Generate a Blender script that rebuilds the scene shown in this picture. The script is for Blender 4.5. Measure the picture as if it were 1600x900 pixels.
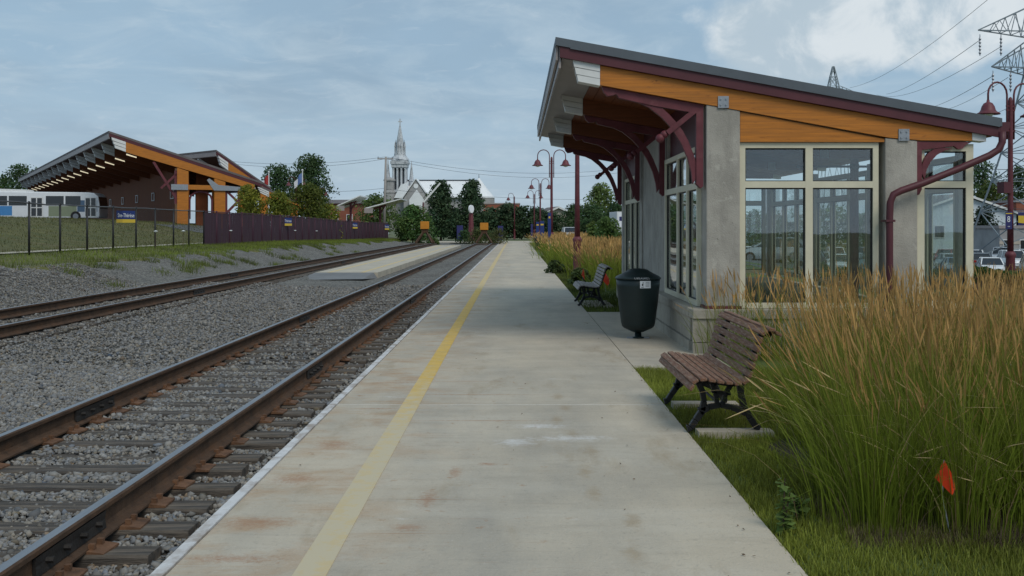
import bpy, math, random
import numpy as np
from mathutils import Vector, Matrix
R = math.radians
rng = np.random.default_rng(7)
random.seed(7)
for o in list(bpy.data.objects):
    bpy.data.objects.remove(o, do_unlink=True)
SC = bpy.context.scene
COL = SC.collection

# ------------------------------------------------------------------ camera
F = 1600.0; CX = 806.0; CY = 355.0; EYE = 1.7
cam = bpy.data.cameras.new('camera'); camo = bpy.data.objects.new('camera', cam); COL.objects.link(camo)
camo.location = (0, 0, EYE); camo.rotation_euler = (R(90), 0, 0)
cam.sensor_width = 36; cam.lens = 36.0
cam.shift_x = -6 / 1600; cam.shift_y = -95 / 1600
cam.clip_start = 0.05; cam.clip_end = 6000
SC.camera = camo

# ------------------------------------------------------------------ sky, sun, exposure
SUN_EL, SUN_AZ = R(48), R(150)      # azimuth measured clockwise from +Y: behind the camera, to the right
W = bpy.data.worlds.new('World'); SC.world = W; W.use_nodes = True
nt = W.node_tree; nt.nodes.clear()
def wn(t, **k):
    n = nt.nodes.new(t)
    for a, b in k.items(): setattr(n, a, b)
    return n
out = wn('ShaderNodeOutputWorld'); bg = wn('ShaderNodeBackground'); bg.inputs[1].default_value = 0.1
sky = wn('ShaderNodeTexSky', sky_type='NISHITA', sun_disc=False)
sky.sun_elevation = SUN_EL; sky.sun_rotation = SUN_AZ; sky.air_density = 1.0; sky.dust_density = 1.5; sky.ozone_density = 1.5
tc = wn('ShaderNodeTexCoord')
sep = wn('ShaderNodeSeparateXYZ'); nt.links.new(tc.outputs['Generated'], sep.inputs[0])
def wmath(op, a, b=None, c=None):
    n = wn('ShaderNodeMath', operation=op)
    for i, v in enumerate((a, b, c)):
        if v is None: continue
        if isinstance(v, (int, float)): n.inputs[i].default_value = v
        else: nt.links.new(v, n.inputs[i])
    return n.outputs[0]
zz = wmath('ADD', wmath('MAXIMUM', sep.outputs[2], 0.0), 0.14)
cmb = wn('ShaderNodeCombineXYZ')
nt.links.new(wmath('DIVIDE', sep.outputs[0], zz), cmb.inputs[0]); nt.links.new(wmath('DIVIDE', sep.outputs[1], zz), cmb.inputs[1])
def wnoise(vec, scale, detail, rough, dist=0.0):
    n = wn('ShaderNodeTexNoise'); n.inputs['Scale'].default_value = scale; n.inputs['Detail'].default_value = detail
    n.inputs['Roughness'].default_value = rough; n.inputs['Distortion'].default_value = dist
    nt.links.new(vec, n.inputs['Vector']); return n.outputs[0]
def wramp(v, lo, hi, a=0.0, b=1.0):
    n = wn('ShaderNodeMapRange', interpolation_type='SMOOTHSTEP')
    nt.links.new(v, n.inputs[0])
    for i, x in enumerate((lo, hi, a, b)): n.inputs[i + 1].default_value = x
    return n.outputs[0]
n1 = wnoise(cmb.outputs[0], 0.9, 6, 0.55, 0.3)        # broad veil of high cloud
n2 = wnoise(cmb.outputs[0], 2.6, 7, 0.6, 0.6)         # wisps
veil = wramp(n1, 0.30, 0.70, 0.74, 0.98)
n5 = wnoise(cmb.outputs[0], 0.55, 5, 0.55, 0.5)
n6 = wnoise(cmb.outputs[0], 5.5, 6, 0.62, 1.2)
def mixc(fac, a, b):
    n = wn('ShaderNodeMix', data_type='RGBA')
    if isinstance(fac, (int, float)): n.inputs[0].default_value = fac
    else: nt.links.new(fac, n.inputs[0])
    for sck, v in ((6, a), (7, b)):
        if isinstance(v, tuple): n.inputs[sck].default_value = v + (1,)
        else: nt.links.new(v, n.inputs[sck])
    return n.outputs[2]
c = mixc(veil, sky.outputs[0], (2.95, 4.25, 5.45))
c = mixc(wramp(n5, 0.40, 0.66, 0.0, 0.75), c, (2.45, 3.45, 4.45))
c = mixc(wramp(n2, 0.40, 0.74, 0.0, 0.55), c, (4.4, 5.45, 6.25))
c = mixc(wramp(n6, 0.54, 0.78, 0.0, 0.28), c, (5.2, 6.0, 6.6))
low = wramp(sep.outputs[2], 0.0, 0.16, 0.55, 0.0)      # paler cloud layer towards the horizon
c = mixc(low, c, (4.4, 5.3, 6.0))
# the cumulus bank up on the right
mp = wn('ShaderNodeVectorMath', operation='SUBTRACT'); nt.links.new(tc.outputs['Generated'], mp.inputs[0]); mp.inputs[1].default_value = (0.31, 0.93, 0.185)
ms = wn('ShaderNodeVectorMath', operation='MULTIPLY'); nt.links.new(mp.outputs[0], ms.inputs[0]); ms.inputs[1].default_value = (1 / 0.17, 1 / 0.5, 1 / 0.062)
ml = wn('ShaderNodeVectorMath', operation='LENGTH'); nt.links.new(ms.outputs[0], ml.inputs[0])
n3 = wnoise(tc.outputs['Generated'], 9.0, 8, 0.55, 0.2)
edge = wmath('SUBTRACT', wmath('ADD', ml.outputs[1], wmath('MULTIPLY', n3, 1.5)), 0.75)
cum = wramp(edge, 0.62, 0.92, 0.9, 0.0)
n4 = wnoise(tc.outputs['Generated'], 14.0, 6, 0.6, 0.4)
c = mixc(cum, c, mixc(wramp(n4, 0.38, 0.58), (4.1, 5.0, 5.7), (6.4, 6.9, 7.2)))
nt.links.new(c, bg.inputs[0]); nt.links.new(bg.outputs[0], out.inputs[0])

sun = bpy.data.lights.new('sun', 'SUN'); suno = bpy.data.objects.new('sun', sun); COL.objects.link(suno)
sun.energy = 1.5; sun.angle = R(28); sun.color = (1.0, 0.92, 0.80)
sd = Vector((math.sin(SUN_AZ) * math.cos(SUN_EL), math.cos(SUN_AZ) * math.cos(SUN_EL), math.sin(SUN_EL)))
suno.rotation_euler = sd.to_track_quat('Z', 'Y').to_euler(); suno.location = (0, -20, 40)

SC.render.engine = 'CYCLES'
SC.view_settings.view_transform = 'Standard'; SC.view_settings.look = 'None'
SC.view_settings.exposure = 0.18; SC.view_settings.gamma = 1.0
SC.cycles.max_bounces = 8; SC.cycles.transparent_max_bounces = 24

# ------------------------------------------------------------------ materials
def srgb(r, g, b):
    f = lambda v: ((v / 255 + 0.055) / 1.055) ** 2.4 if v > 10 else v / 255 / 12.92
    return (f(r), f(g), f(b))
def mat(name, col, rough=0.7, scale=6.0, amt=0.25, bump=0.0, bscale=None, metal=0.0, stretch=(1, 1, 1), spec=0.4,
        col2=None, detail=6, blotch=None):
    m = bpy.data.materials.new(name); m.use_nodes = True
    t = m.node_tree; N = t.nodes; L = t.links
    p = N['Principled BSDF']; p.inputs['Roughness'].default_value = rough; p.inputs['Metallic'].default_value = metal
    p.inputs['Specular IOR Level'].default_value = spec
    g = N.new('ShaderNodeTexCoord'); mp = N.new('ShaderNodeMapping'); mp.inputs['Scale'].default_value = stretch
    L.new(g.outputs['Object'], mp.inputs[0])
    oi = N.new('ShaderNodeObjectInfo')
    off = N.new('ShaderNodeVectorMath'); off.operation = 'ADD'; L.new(mp.outputs[0], off.inputs[0])
    sc = N.new('ShaderNodeVectorMath'); sc.operation = 'SCALE'; sc.inputs[3].default_value = 37.0
    cb = N.new('ShaderNodeCombineXYZ'); L.new(oi.outputs['Random'], cb.inputs[0]); L.new(oi.outputs['Random'], cb.inputs[2])
    L.new(cb.outputs[0], sc.inputs[0]); L.new(sc.outputs[0], off.inputs[1])
    n = N.new('ShaderNodeTexNoise'); n.inputs['Scale'].default_value = scale; n.inputs['Detail'].default_value = detail
    n.inputs['Roughness'].default_value = 0.62
    L.new(off.outputs[0], n.inputs['Vector'])
    rp = N.new('ShaderNodeValToRGB')
    c2 = col2 if col2 else tuple(min(1, v * (1 + amt)) for v in col)
    c1 = tuple(v * (1 - amt) for v in col) if not col2 else col
    rp.color_ramp.elements[0].position = 0.32; rp.color_ramp.elements[1].position = 0.68
    rp.color_ramp.elements[0].color = c1 + (1,); rp.color_ramp.elements[1].color = c2 + (1,)
    L.new(n.outputs[0], rp.inputs[0])
    colout = rp.outputs[0]
    if blotch:
        bc, bs, lo, hi, st, mx = blotch
        mp2 = N.new('ShaderNodeMapping'); mp2.inputs['Scale'].default_value = st; L.new(g.outputs['Object'], mp2.inputs[0])
        n2 = N.new('ShaderNodeTexNoise'); n2.inputs['Scale'].default_value = bs; n2.inputs['Detail'].default_value = 7; n2.inputs['Roughness'].default_value = 0.65
        L.new(mp2.outputs[0], n2.inputs['Vector'])
        mr = N.new('ShaderNodeMapRange'); L.new(n2.outputs[0], mr.inputs[0])
        for i, x in enumerate((lo, hi, 0, mx)): mr.inputs[i + 1].default_value = x
        mx_ = N.new('ShaderNodeMix'); mx_.data_type = 'RGBA'; L.new(mr.outputs[0], mx_.inputs[0]); L.new(colout, mx_.inputs[6]); mx_.inputs[7].default_value = bc + (1,)
        colout = mx_.outputs[2]
    L.new(colout, p.inputs['Base Color'])
    if bump:
        nb = N.new('ShaderNodeTexNoise'); nb.inputs['Scale'].default_value = bscale or scale * 4; nb.inputs['Detail'].default_value = 5
        L.new(off.outputs[0], nb.inputs['Vector'])
        b = N.new('ShaderNodeBump'); b.inputs['Strength'].default_value = bump; b.inputs['Distance'].default_value = 0.02
        L.new(nb.outputs[0], b.inputs['Height']); L.new(b.outputs[0], p.inputs['Normal'])
    return m
M = {}
def speckle(m, col, scale, lo, hi, mx, st=(1, 1, 1)):
    t = m.node_tree; N = t.nodes; L = t.links; p = N['Principled BSDF']; src = p.inputs['Base Color'].links[0].from_socket
    g = N.new('ShaderNodeNewGeometry'); mp = N.new('ShaderNodeMapping'); mp.inputs['Scale'].default_value = st; L.new(g.outputs['Position'], mp.inputs[0])
    n = N.new('ShaderNodeTexNoise'); n.inputs['Scale'].default_value = scale; n.inputs['Detail'].default_value = 4; n.inputs['Roughness'].default_value = 0.6; L.new(mp.outputs[0], n.inputs['Vector'])
    mr = N.new('ShaderNodeMapRange'); L.new(n.outputs[0], mr.inputs[0])
    for i, x in enumerate((lo, hi, 0, mx)): mr.inputs[i + 1].default_value = x
    k = N.new('ShaderNodeMix'); k.data_type = 'RGBA'; L.new(mr.outputs[0], k.inputs[0]); L.new(src, k.inputs[6]); k.inputs[7].default_value = col + (1,)
    L.new(k.outputs[2], p.inputs['Base Color'])
M['concrete'] = mat('concrete', srgb(162, 158, 150), 0.85, 2.2, 0.16, 0.35, 60, blotch=(srgb(118, 115, 110), 5, 0.48, 0.72, (1, 1, 0.35), 0.55))
speckle(M['concrete'], srgb(70, 68, 64), 22, 0.70, 0.74, 0.8)
speckle(M['concrete'], srgb(190, 187, 178), 6, 0.60, 0.70, 0.5)
M['concrete_block'] = mat('concrete_block', srgb(158, 152, 140), 0.9, 5, 0.14, 0.3, 50)
M['maroon'] = mat('maroon_paint', srgb(98, 46, 54), 0.55, 4, 0.22)
speckle(M['maroon'], srgb(128, 84, 86), 5, 0.56, 0.74, 0.45)
speckle(M['maroon'], srgb(64, 30, 34), 9, 0.58, 0.72, 0.5, (1, 1, 0.3))
M['maroon_dark'] = mat('maroon_metal', srgb(82, 40, 48), 0.5, 3, 0.12)
M['cream'] = mat('cream_paint', srgb(205, 200, 178), 0.5, 5, 0.06)
M['white_metal'] = mat('white_metal', srgb(214, 216, 216), 0.5, 5, 0.06)
M['eave_metal'] = mat('eave_metal', srgb(150, 142, 140), 0.5, 2, 0.08)
M['roof_grey'] = mat('roof_grey', srgb(84, 92, 100), 0.6, 3, 0.1)
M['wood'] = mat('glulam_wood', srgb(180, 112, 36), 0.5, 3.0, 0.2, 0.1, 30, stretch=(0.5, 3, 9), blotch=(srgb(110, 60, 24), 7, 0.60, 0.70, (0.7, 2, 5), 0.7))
speckle(M['wood'], srgb(150, 96, 40), 3.0, 0.46, 0.62, 0.55, (0.35, 1, 14))
speckle(M['wood'], srgb(66, 36, 16), 5.0, 0.69, 0.73, 0.8, (1, 1, 2.2))
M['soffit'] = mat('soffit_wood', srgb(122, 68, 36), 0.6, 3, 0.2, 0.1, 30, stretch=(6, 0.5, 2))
M['steel'] = mat('galvanised_steel', srgb(150, 156, 164), 0.5, 14, 0.15, metal=0.5)
M['dark_rubber'] = mat('dark_gasket', (0.012, 0.012, 0.014), 0.5, 5, 0.1)
M['iron'] = mat('black_iron', (0.012, 0.013, 0.015), 0.5, 12, 0.3)
M['bin'] = mat('bin_plastic', (0.011, 0.022, 0.023), 0.42, 5, 0.15, 0.05, 80)
M['slat'] = mat('weathered_slat', srgb(114, 78, 58), 0.75, 5, 0.3, 0.3, 40, stretch=(10, 1, 10), blotch=(srgb(150, 132, 116), 6, 0.46, 0.66, (12, 1.2, 12), 0.75))
M['slat_grey'] = mat('silvered_slat', srgb(158, 150, 145), 0.75, 5, 0.25, 0.3, 40, stretch=(10, 1, 10))
M['tie'] = mat('creosote_timber', (0.060, 0.052, 0.045), 0.85, 4, 0.5, 0.6, 24, stretch=(0.6, 8, 8), blotch=(srgb(132, 120, 106), 2.2, 0.46, 0.66, (0.7, 6, 5), 0.65))
M['rust'] = mat('rail_rust', srgb(72, 54, 40), 0.85, 7, 0.35, 0.3, 60, blotch=(srgb(92, 64, 42), 5, 0.48, 0.66, (2, 0.6, 2), 0.6))
M['rust_bright'] = mat('plate_rust', srgb(100, 72, 52), 0.85, 9, 0.45, 0.3, 60)
M['railtop'] = mat('rail_head', srgb(132, 134, 138), 0.38, 6, 0.12, metal=0.6, stretch=(6, 0.3, 1))
M['oil'] = mat('greasy_iron', (0.02, 0.018, 0.017), 0.6, 12, 0.4, 0.2, 60)
M['edge_white'] = mat('edge_paint', srgb(200, 200, 200), 0.7, 9, 0.1, blotch=(srgb(140, 126, 112), 5, 0.48, 0.66, (1, 0.7, 1), 0.8))
M['black_post'] = mat('black_post', (0.014, 0.015, 0.017), 0.5, 5, 0.2)
M['fence_rail'] = mat('fence_rail', srgb(90, 88, 90), 0.5, 5, 0.15, metal=0.3)
M['purple'] = mat('purple_slats', srgb(60, 33, 47), 0.7, 3, 0.2, stretch=(6, 6, 0.6))
M['purple_post'] = mat('purple_post', srgb(70, 32, 50), 0.6, 3, 0.2)
M['sign_blue'] = mat('sign_blue', srgb(34, 52, 112), 0.5, 3, 0.05)
M['sign_navy'] = mat('sign_navy', srgb(44, 44, 98), 0.5, 3, 0.05)
M['sign_yellow'] = mat('sign_yellow', srgb(206, 176, 60), 0.5, 3, 0.05)
M['sign_white'] = mat('sign_white', srgb(225, 228, 232), 0.5, 3, 0.04)
M['orange'] = mat('survey_orange', srgb(232, 66, 24), 0.55, 8, 0.12)
M['buffer_yellow'] = mat('buffer_yellow', srgb(190, 124, 34), 0.6, 5, 0.12)
M['tyre'] = mat('tyre', (0.012, 0.012, 0.013), 0.8, 9, 0.2)
M['rim'] = mat('rim', srgb(150, 152, 156), 0.35, 9, 0.1, metal=0.7)
M['dark_glass'] = mat('dark_glass', (0.012, 0.014, 0.017), 0.08, 3, 0.1, spec=0.8)
M['head_lamp'] = mat('head_lamp', srgb(225, 228, 230), 0.15, 3, 0.05)
M['tail_lamp'] = mat('tail_lamp', srgb(150, 20, 20), 0.25, 3, 0.05)
M['bark'] = mat('bark', srgb(78, 66, 56), 0.9, 6, 0.3, 0.5, 20, stretch=(3, 3, 0.6))
M['tower_steel'] = mat('tower_steel', srgb(134, 144, 150), 0.55, 3, 0.15, metal=0.3)
M['wire'] = mat('wire', srgb(70, 76, 82), 0.6, 3, 0.1)
M['church_metal'] = mat('church_metal', srgb(226, 229, 232), 0.45, 0.3, 0.05)
M['church_grey'] = mat('church_grey', srgb(186, 191, 196), 0.6, 0.5, 0.14)
speckle(M['church_grey'], srgb(120, 126, 134), 0.9, 0.5, 0.66, 0.7, (1, 1, 0.5))
M['church_stone'] = mat('church_stone', srgb(152, 152, 152), 0.9, 0.5, 0.16)
M['church_dark'] = mat('church_dark', srgb(78, 84, 92), 0.8, 0.5, 0.1)
M['brick'] = mat('brick', srgb(138, 84, 66), 0.9, 0.6, 0.14)
M['siding'] = mat('siding', srgb(196, 206, 214), 0.7, 0.6, 0.05, stretch=(0.2, 0.2, 6))
M['house_roof'] = mat('house_roof', srgb(104, 98, 98), 0.85, 1.2, 0.15)
M['house_wall'] = mat('house_wall', srgb(176, 168, 156), 0.85, 1.2, 0.1)
M['term_wall'] = mat('terminal_wall', srgb(112, 60, 28), 0.75, 0.8, 0.2, stretch=(4, 4, 0.5))
M['pole_wood'] = mat('pole_wood', srgb(150, 146, 142), 0.85, 3, 0.15, stretch=(5, 5, 0.4))
M['flag_red'] = mat('flag_red', srgb(160, 48, 46), 0.7, 3, 0.05)
M['flag_blue'] = mat('flag_blue', srgb(96, 122, 172), 0.7, 3, 0.05)

def attr_leaf(name, rough=0.65, trans=0.3):
    m = bpy.data.materials.new(name); m.use_nodes = True
    t = m.node_tree; N = t.nodes; L = t.links
    p = N['Principled BSDF']; p.inputs['Roughness'].default_value = rough; p.inputs['Specular IOR Level'].default_value = 0.25
    a = N.new('ShaderNodeAttribute'); a.attribute_name = 'Col'
    L.new(a.outputs['Color'], p.inputs['Base Color'])
    tr = N.new('ShaderNodeBsdfTranslucent'); L.new(a.outputs['Color'], tr.inputs[0])
    mx = N.new('ShaderNodeMixShader'); mx.inputs[0].default_value = trans
    L.new(p.outputs[0], mx.inputs[1]); L.new(tr.outputs[0], mx.inputs[2]); L.new(mx.outputs[0], N['Material Output'].inputs[0])
    return m
M['leaf'] = attr_leaf('leaf_colours', 0.65, 0.42)
M['blade'] = attr_leaf('blade_colours', 0.6, 0.3)
M['stone'] = attr_leaf('stone_colours', 0.9, 0.0)

def glass(name, tint=(0.93, 0.97, 0.96), boost=0.0):
    m = bpy.data.materials.new(name); m.use_nodes = True
    t = m.node_tree; N = t.nodes; L = t.links; N.remove(N['Principled BSDF'])
    tr = N.new('ShaderNodeBsdfTransparent'); tr.inputs[0].default_value = tint + (1,)
    gl = N.new('ShaderNodeBsdfGlossy'); gl.inputs['Roughness'].default_value = 0.01; gl.inputs[0].default_value = (0.95, 0.97, 1, 1)
    lw = N.new('ShaderNodeLayerWeight'); lw.inputs[0].default_value = 0.5; fr = N.new('ShaderNodeMath'); fr.operation = 'POWER'; L.new(lw.outputs['Facing'], fr.inputs[0]); fr.inputs[1].default_value = 4.0
    nz = N.new('ShaderNodeTexNoise'); nz.inputs['Scale'].default_value = 1.1; nz.inputs['Detail'].default_value = 1
    g = N.new('ShaderNodeTexCoord'); L.new(g.outputs['Object'], nz.inputs['Vector'])
    b = N.new('ShaderNodeBump'); b.inputs['Strength'].default_value = 0.04; b.inputs['Distance'].default_value = 0.05; L.new(nz.outputs[0], b.inputs['Height'])
    L.new(b.outputs[0], gl.inputs['Normal'])
    ad = N.new('ShaderNodeMath'); ad.operation = 'MULTIPLY_ADD'; L.new(fr.outputs[0], ad.inputs[0]); ad.inputs[1].default_value = 0.8; ad.inputs[2].default_value = boost
    mx = N.new('ShaderNodeMixShader'); L.new(ad.outputs[0], mx.inputs[0]); L.new(tr.outputs[0], mx.inputs[1]); L.new(gl.outputs[0], mx.inputs[2])
    L.new(mx.outputs[0], N['Material Output'].inputs[0]); return m
M['glass'] = glass('window_glass', (0.92, 0.96, 0.95), 0.10)

def emis(name, col, s):
    m = bpy.data.materials.new(name); m.use_nodes = True; p = m.node_tree.nodes['Principled BSDF']
    p.inputs['Base Color'].default_value = col + (1,); p.inputs['Emission Color'].default_value = col + (1,); p.inputs['Emission Strength'].default_value = s
    return m
M['tube_light'] = emis('fluorescent_tube', (1.0, 0.88, 0.62), 0.6)

def mesh_sheet_mat(name, col, opacity, sx):
    m = bpy.data.materials.new(name); m.use_nodes = True
    t = m.node_tree; N = t.nodes; L = t.links; p = N['Principled BSDF']; p.inputs['Base Color'].default_value = col + (1,); p.inputs['Roughness'].default_value = 0.6
    tr = N.new('ShaderNodeBsdfTransparent'); mx = N.new('ShaderNodeMixShader')
    g = N.new('ShaderNodeTexCoord'); n = N.new('ShaderNodeTexNoise'); n.inputs['Scale'].default_value = sx; L.new(g.outputs['Object'], n.inputs['Vector'])
    mr = N.new('ShaderNodeMapRange'); L.new(n.outputs[0], mr.inputs[0]); mr.inputs[3].default_value = opacity * 0.7; mr.inputs[4].default_value = min(1, opacity * 1.3)
    L.new(mr.outputs[0], mx.inputs[0]); L.new(tr.outputs[0], mx.inputs[1]); L.new(p.outputs[0], mx.inputs[2]); L.new(mx.outputs[0], N['Material Output'].inputs[0])
    return m
M['chainlink'] = mesh_sheet_mat('chain_link', (0.02, 0.022, 0.025), 0.14, 3.0)
M['wood_shaded'] = mat('shaded_beam', srgb(112, 62, 34), 0.55, 3.0, 0.2, 0.1, 30, stretch=(0.5, 3, 9))  # beam wood again, with the shade under the roofs put into its colour
M['soffit_shaded'] = mat('shaded_soffit', srgb(70, 44, 30), 0.7, 3, 0.2, stretch=(6, 0.5, 2))  # soffit wood darkened to paint in the gloom inside the terminal
M['filler'] = mat('joint_filler', srgb(190, 188, 180), 0.8, 9, 0.1)

def ballast_mat():
    m = bpy.data.materials.new('crushed_stone'); m.use_nodes = True
    t = m.node_tree; N = t.nodes; L = t.links; p = N['Principled BSDF']; p.inputs['Roughness'].default_value = 0.92
    g = N.new('ShaderNodeTexCoord')
    v = N.new('ShaderNodeTexVoronoi'); v.inputs['Scale'].default_value = 24; L.new(g.outputs['Object'], v.inputs['Vector'])
    rp = N.new('ShaderNodeValToRGB'); e = rp.color_ramp.elements
    e[0].color = srgb(76, 75, 71) + (1,); e[1].color = srgb(140, 137, 130) + (1,); e[1].position = 0.9
    sp = N.new('ShaderNodeSeparateColor'); L.new(v.outputs['Color'], sp.inputs[0]); L.new(sp.outputs[0], rp.inputs[0])
    n = N.new('ShaderNodeTexNoise'); n.inputs['Scale'].default_value = 0.35; n.inputs['Detail'].default_value = 8; n.inputs['Roughness'].default_value = 0.7; L.new(g.outputs['Object'], n.inputs['Vector'])
    mr = N.new('ShaderNodeMapRange'); L.new(n.outputs[0], mr.inputs[0]); mr.inputs[1].default_value = 0.3; mr.inputs[2].default_value = 0.7; mr.inputs[3].default_value = 0.72; mr.inputs[4].default_value = 1.08
    mx = N.new('ShaderNodeMix'); mx.data_type = 'RGBA'; mx.blend_type = 'MULTIPLY'; mx.inputs[0].default_value = 1; L.new(rp.outputs[0], mx.inputs[6]); L.new(mr.outputs[0], mx.inputs[7])
    L.new(mx.outputs[2], p.inputs['Base Color'])
    b = N.new('ShaderNodeBump'); b.inputs['Strength'].default_value = 1.0; b.inputs['Distance'].default_value = 0.05; b.invert = True
    L.new(v.outputs['Distance'], b.inputs['Height']); L.new(b.outputs[0], p.inputs['Normal'])
    return m
M['ballast'] = ballast_mat()
M['asphalt'] = mat('asphalt', (0.11, 0.115, 0.12), 0.9, 1.2, 0.15, 0.5, 90)
M['ramp'] = mat('ramp_asphalt', (0.17, 0.175, 0.18), 0.9, 1.2, 0.15, 0.5, 60)
M['pavement'] = mat('pavement', srgb(176, 168, 152), 0.85, 1.4, 0.12, 0.3, 60)
M['lawn'] = mat('lawn', (0.055, 0.082, 0.018), 0.9, 0.9, 0.3, 0.8, 30, col2=(0.10, 0.135, 0.032), detail=9)
M['lawn_dry'] = mat('lawn_dry', (0.062, 0.076, 0.018), 0.9, 1.1, 0.3, 1.0, 14, col2=(0.125, 0.115, 0.034), detail=9)
speckle(M['lawn_dry'], (0.11, 0.085, 0.035), 0.22, 0.48, 0.66, 0.75, (1, 2.2, 1))
speckle(M['lawn_dry'], (0.17, 0.17, 0.05), 1.6, 0.56, 0.7, 0.6)
M['soil'] = mat('soil', (0.045, 0.036, 0.027), 0.95, 5, 0.4, 0.8, 30)
M['field'] = mat('field', (0.11, 0.125, 0.06), 0.95, 0.05, 0.3)

def platform_mat():
    m = mat('platform_concrete', srgb(186, 175, 156), 0.82, 1.1, 0.10, 0.35, 70, detail=10)
    t = m.node_tree; N = t.nodes; L = t.links; p = N['Principled BSDF']
    src = p.inputs['Base Color'].links[0].from_socket
    g = N.new('ShaderNodeNewGeometry')
    def layer(src, col, scale, st, lo, hi, mx, xr=None, seed=0):
        mp = N.new('ShaderNodeMapping'); mp.inputs['Scale'].default_value = st; mp.inputs['Location'].default_value = (seed, seed * 1.7, 0); L.new(g.outputs['Position'], mp.inputs[0])
        n = N.new('ShaderNodeTexNoise'); n.inputs['Scale'].default_value = scale; n.inputs['Detail'].default_value = 8; n.inputs['Roughness'].default_value = 0.68; L.new(mp.outputs[0], n.inputs['Vector'])
        mr = N.new('ShaderNodeMapRange'); L.new(n.outputs[0], mr.inputs[0]); mr.inputs[1].default_value = lo; mr.inputs[2].default_value = hi; mr.inputs[3].default_value = 0; mr.inputs[4].default_value = mx
        fac = mr.outputs[0]
        if xr:
            s = N.new('ShaderNodeSeparateXYZ'); L.new(g.outputs['Position'], s.inputs[0])
            x0, x1 = xr
            d = N.new('ShaderNodeMapRange'); d.interpolation_type = 'SMOOTHSTEP'; L.new(s.outputs[0], d.inputs[0]); d.inputs[1].default_value = x0; d.inputs[2].default_value = x1; d.inputs[3].default_value = 1; d.inputs[4].default_value = 0
            mm = N.new('ShaderNodeMath'); mm.operation = 'MULTIPLY'; L.new(fac, mm.inputs[0]); L.new(d.outputs[0], mm.inputs[1]); fac = mm.outputs[0]
        mx_ = N.new('ShaderNodeMix'); mx_.data_type = 'RGBA'; L.new(fac, mx_.inputs[0]); L.new(src, mx_.inputs[6]); mx_.inputs[7].default_value = col + (1,)
        return mx_.outputs[2]
    src = layer(src, srgb(140, 137, 130), 0.5, (1.2, 0.35, 1), 0.40, 0.64, 0.6, seed=3)          # broad grey weathering
    src = layer(src, srgb(198, 192, 178), 1.3, (0.6, 1.5, 1), 0.48, 0.70, 0.38, seed=9)          # broom streaks across
    src = layer(src, srgb(126, 120, 110), 2.0, (0.5, 2.6, 1), 0.55, 0.72, 0.30, seed=41)
    src = layer(src, srgb(166, 132, 96), 1.5, (1.0, 1.6, 1), 0.46, 0.64, 0.6, xr=(-1.3, -0.2), seed=5)   # rust washed off the track side
    src = layer(src, srgb(146, 98, 60), 2.2, (0.45, 10, 1), 0.60, 0.72, 0.6, xr=(-0.3, 1.0), seed=15)
    src = layer(src, srgb(150, 108, 70), 5.0, (1.6, 1.3, 1), 0.61, 0.70, 0.6, xr=(-0.2, 0.9), seed=27)
    src = layer(src, srgb(140, 120, 90), 1.2, (1.6, 0.5, 1), 0.56, 0.70, 0.45, seed=21)          # tea-coloured seepage
    src = layer(src, srgb(216, 218, 220), 1.3, (0.9, 1.6, 1), 0.66, 0.74, 0.6, seed=33)
    src = layer(src, srgb(112, 108, 102), 26, (1, 1, 1), 0.56, 0.74, 0.45, seed=2)               # grit
    src = layer(src, srgb(206, 200, 188), 34, (1, 1, 1), 0.58, 0.74, 0.4, seed=12)
    src = layer(src, srgb(70, 66, 62), 9, (1, 1, 1), 0.735, 0.76, 0.8, seed=52)                  # dark specks
    def spot(src, col, cx, cy, rx, ry, mx, sc):
        sb = N.new('ShaderNodeVectorMath'); sb.operation = 'SUBTRACT'; L.new(g.outputs['Position'], sb.inputs[0]); sb.inputs[1].default_value = (cx, cy, 0)
        ml_ = N.new('ShaderNodeVectorMath'); ml_.operation = 'MULTIPLY'; L.new(sb.outputs[0], ml_.inputs[0]); ml_.inputs[1].default_value = (1 / rx, 1 / ry, 0)
        ln = N.new('ShaderNodeVectorMath'); ln.operation = 'LENGTH'; L.new(ml_.outputs[0], ln.inputs[0])
        n = N.new('ShaderNodeTexNoise'); n.inputs['Scale'].default_value = sc; n.inputs['Detail'].default_value = 8; n.inputs['Roughness'].default_value = 0.75; L.new(g.outputs['Position'], n.inputs['Vector'])
        a = N.new('ShaderNodeMath'); a.operation = 'MULTIPLY_ADD'; L.new(n.outputs[0], a.inputs[0]); a.inputs[1].default_value = 2.4; L.new(ln.outputs[1], a.inputs[2])
        mr = N.new('ShaderNodeMapRange'); mr.interpolation_type = 'SMOOTHSTEP'; L.new(a.outputs[0], mr.inputs[0])
        for i_, x_ in enumerate((1.1, 2.0, mx, 0.0)): mr.inputs[i_ + 1].default_value = x_
        mx_ = N.new('ShaderNodeMix'); mx_.data_type = 'RGBA'; L.new(mr.outputs[0], mx_.inputs[0]); L.new(src, mx_.inputs[6]); mx_.inputs[7].default_value = col + (1,)
        return mx_.outputs[2]
    for cx, cy, rx, ry in ((0.0, 8.1, 0.26, 0.24), (0.45, 8.25, 0.5, 0.2), (0.2, 8.75, 0.4, 0.16)): src = spot(src, srgb(224, 226, 228), cx, cy, rx, ry, 0.45, 14)
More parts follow.
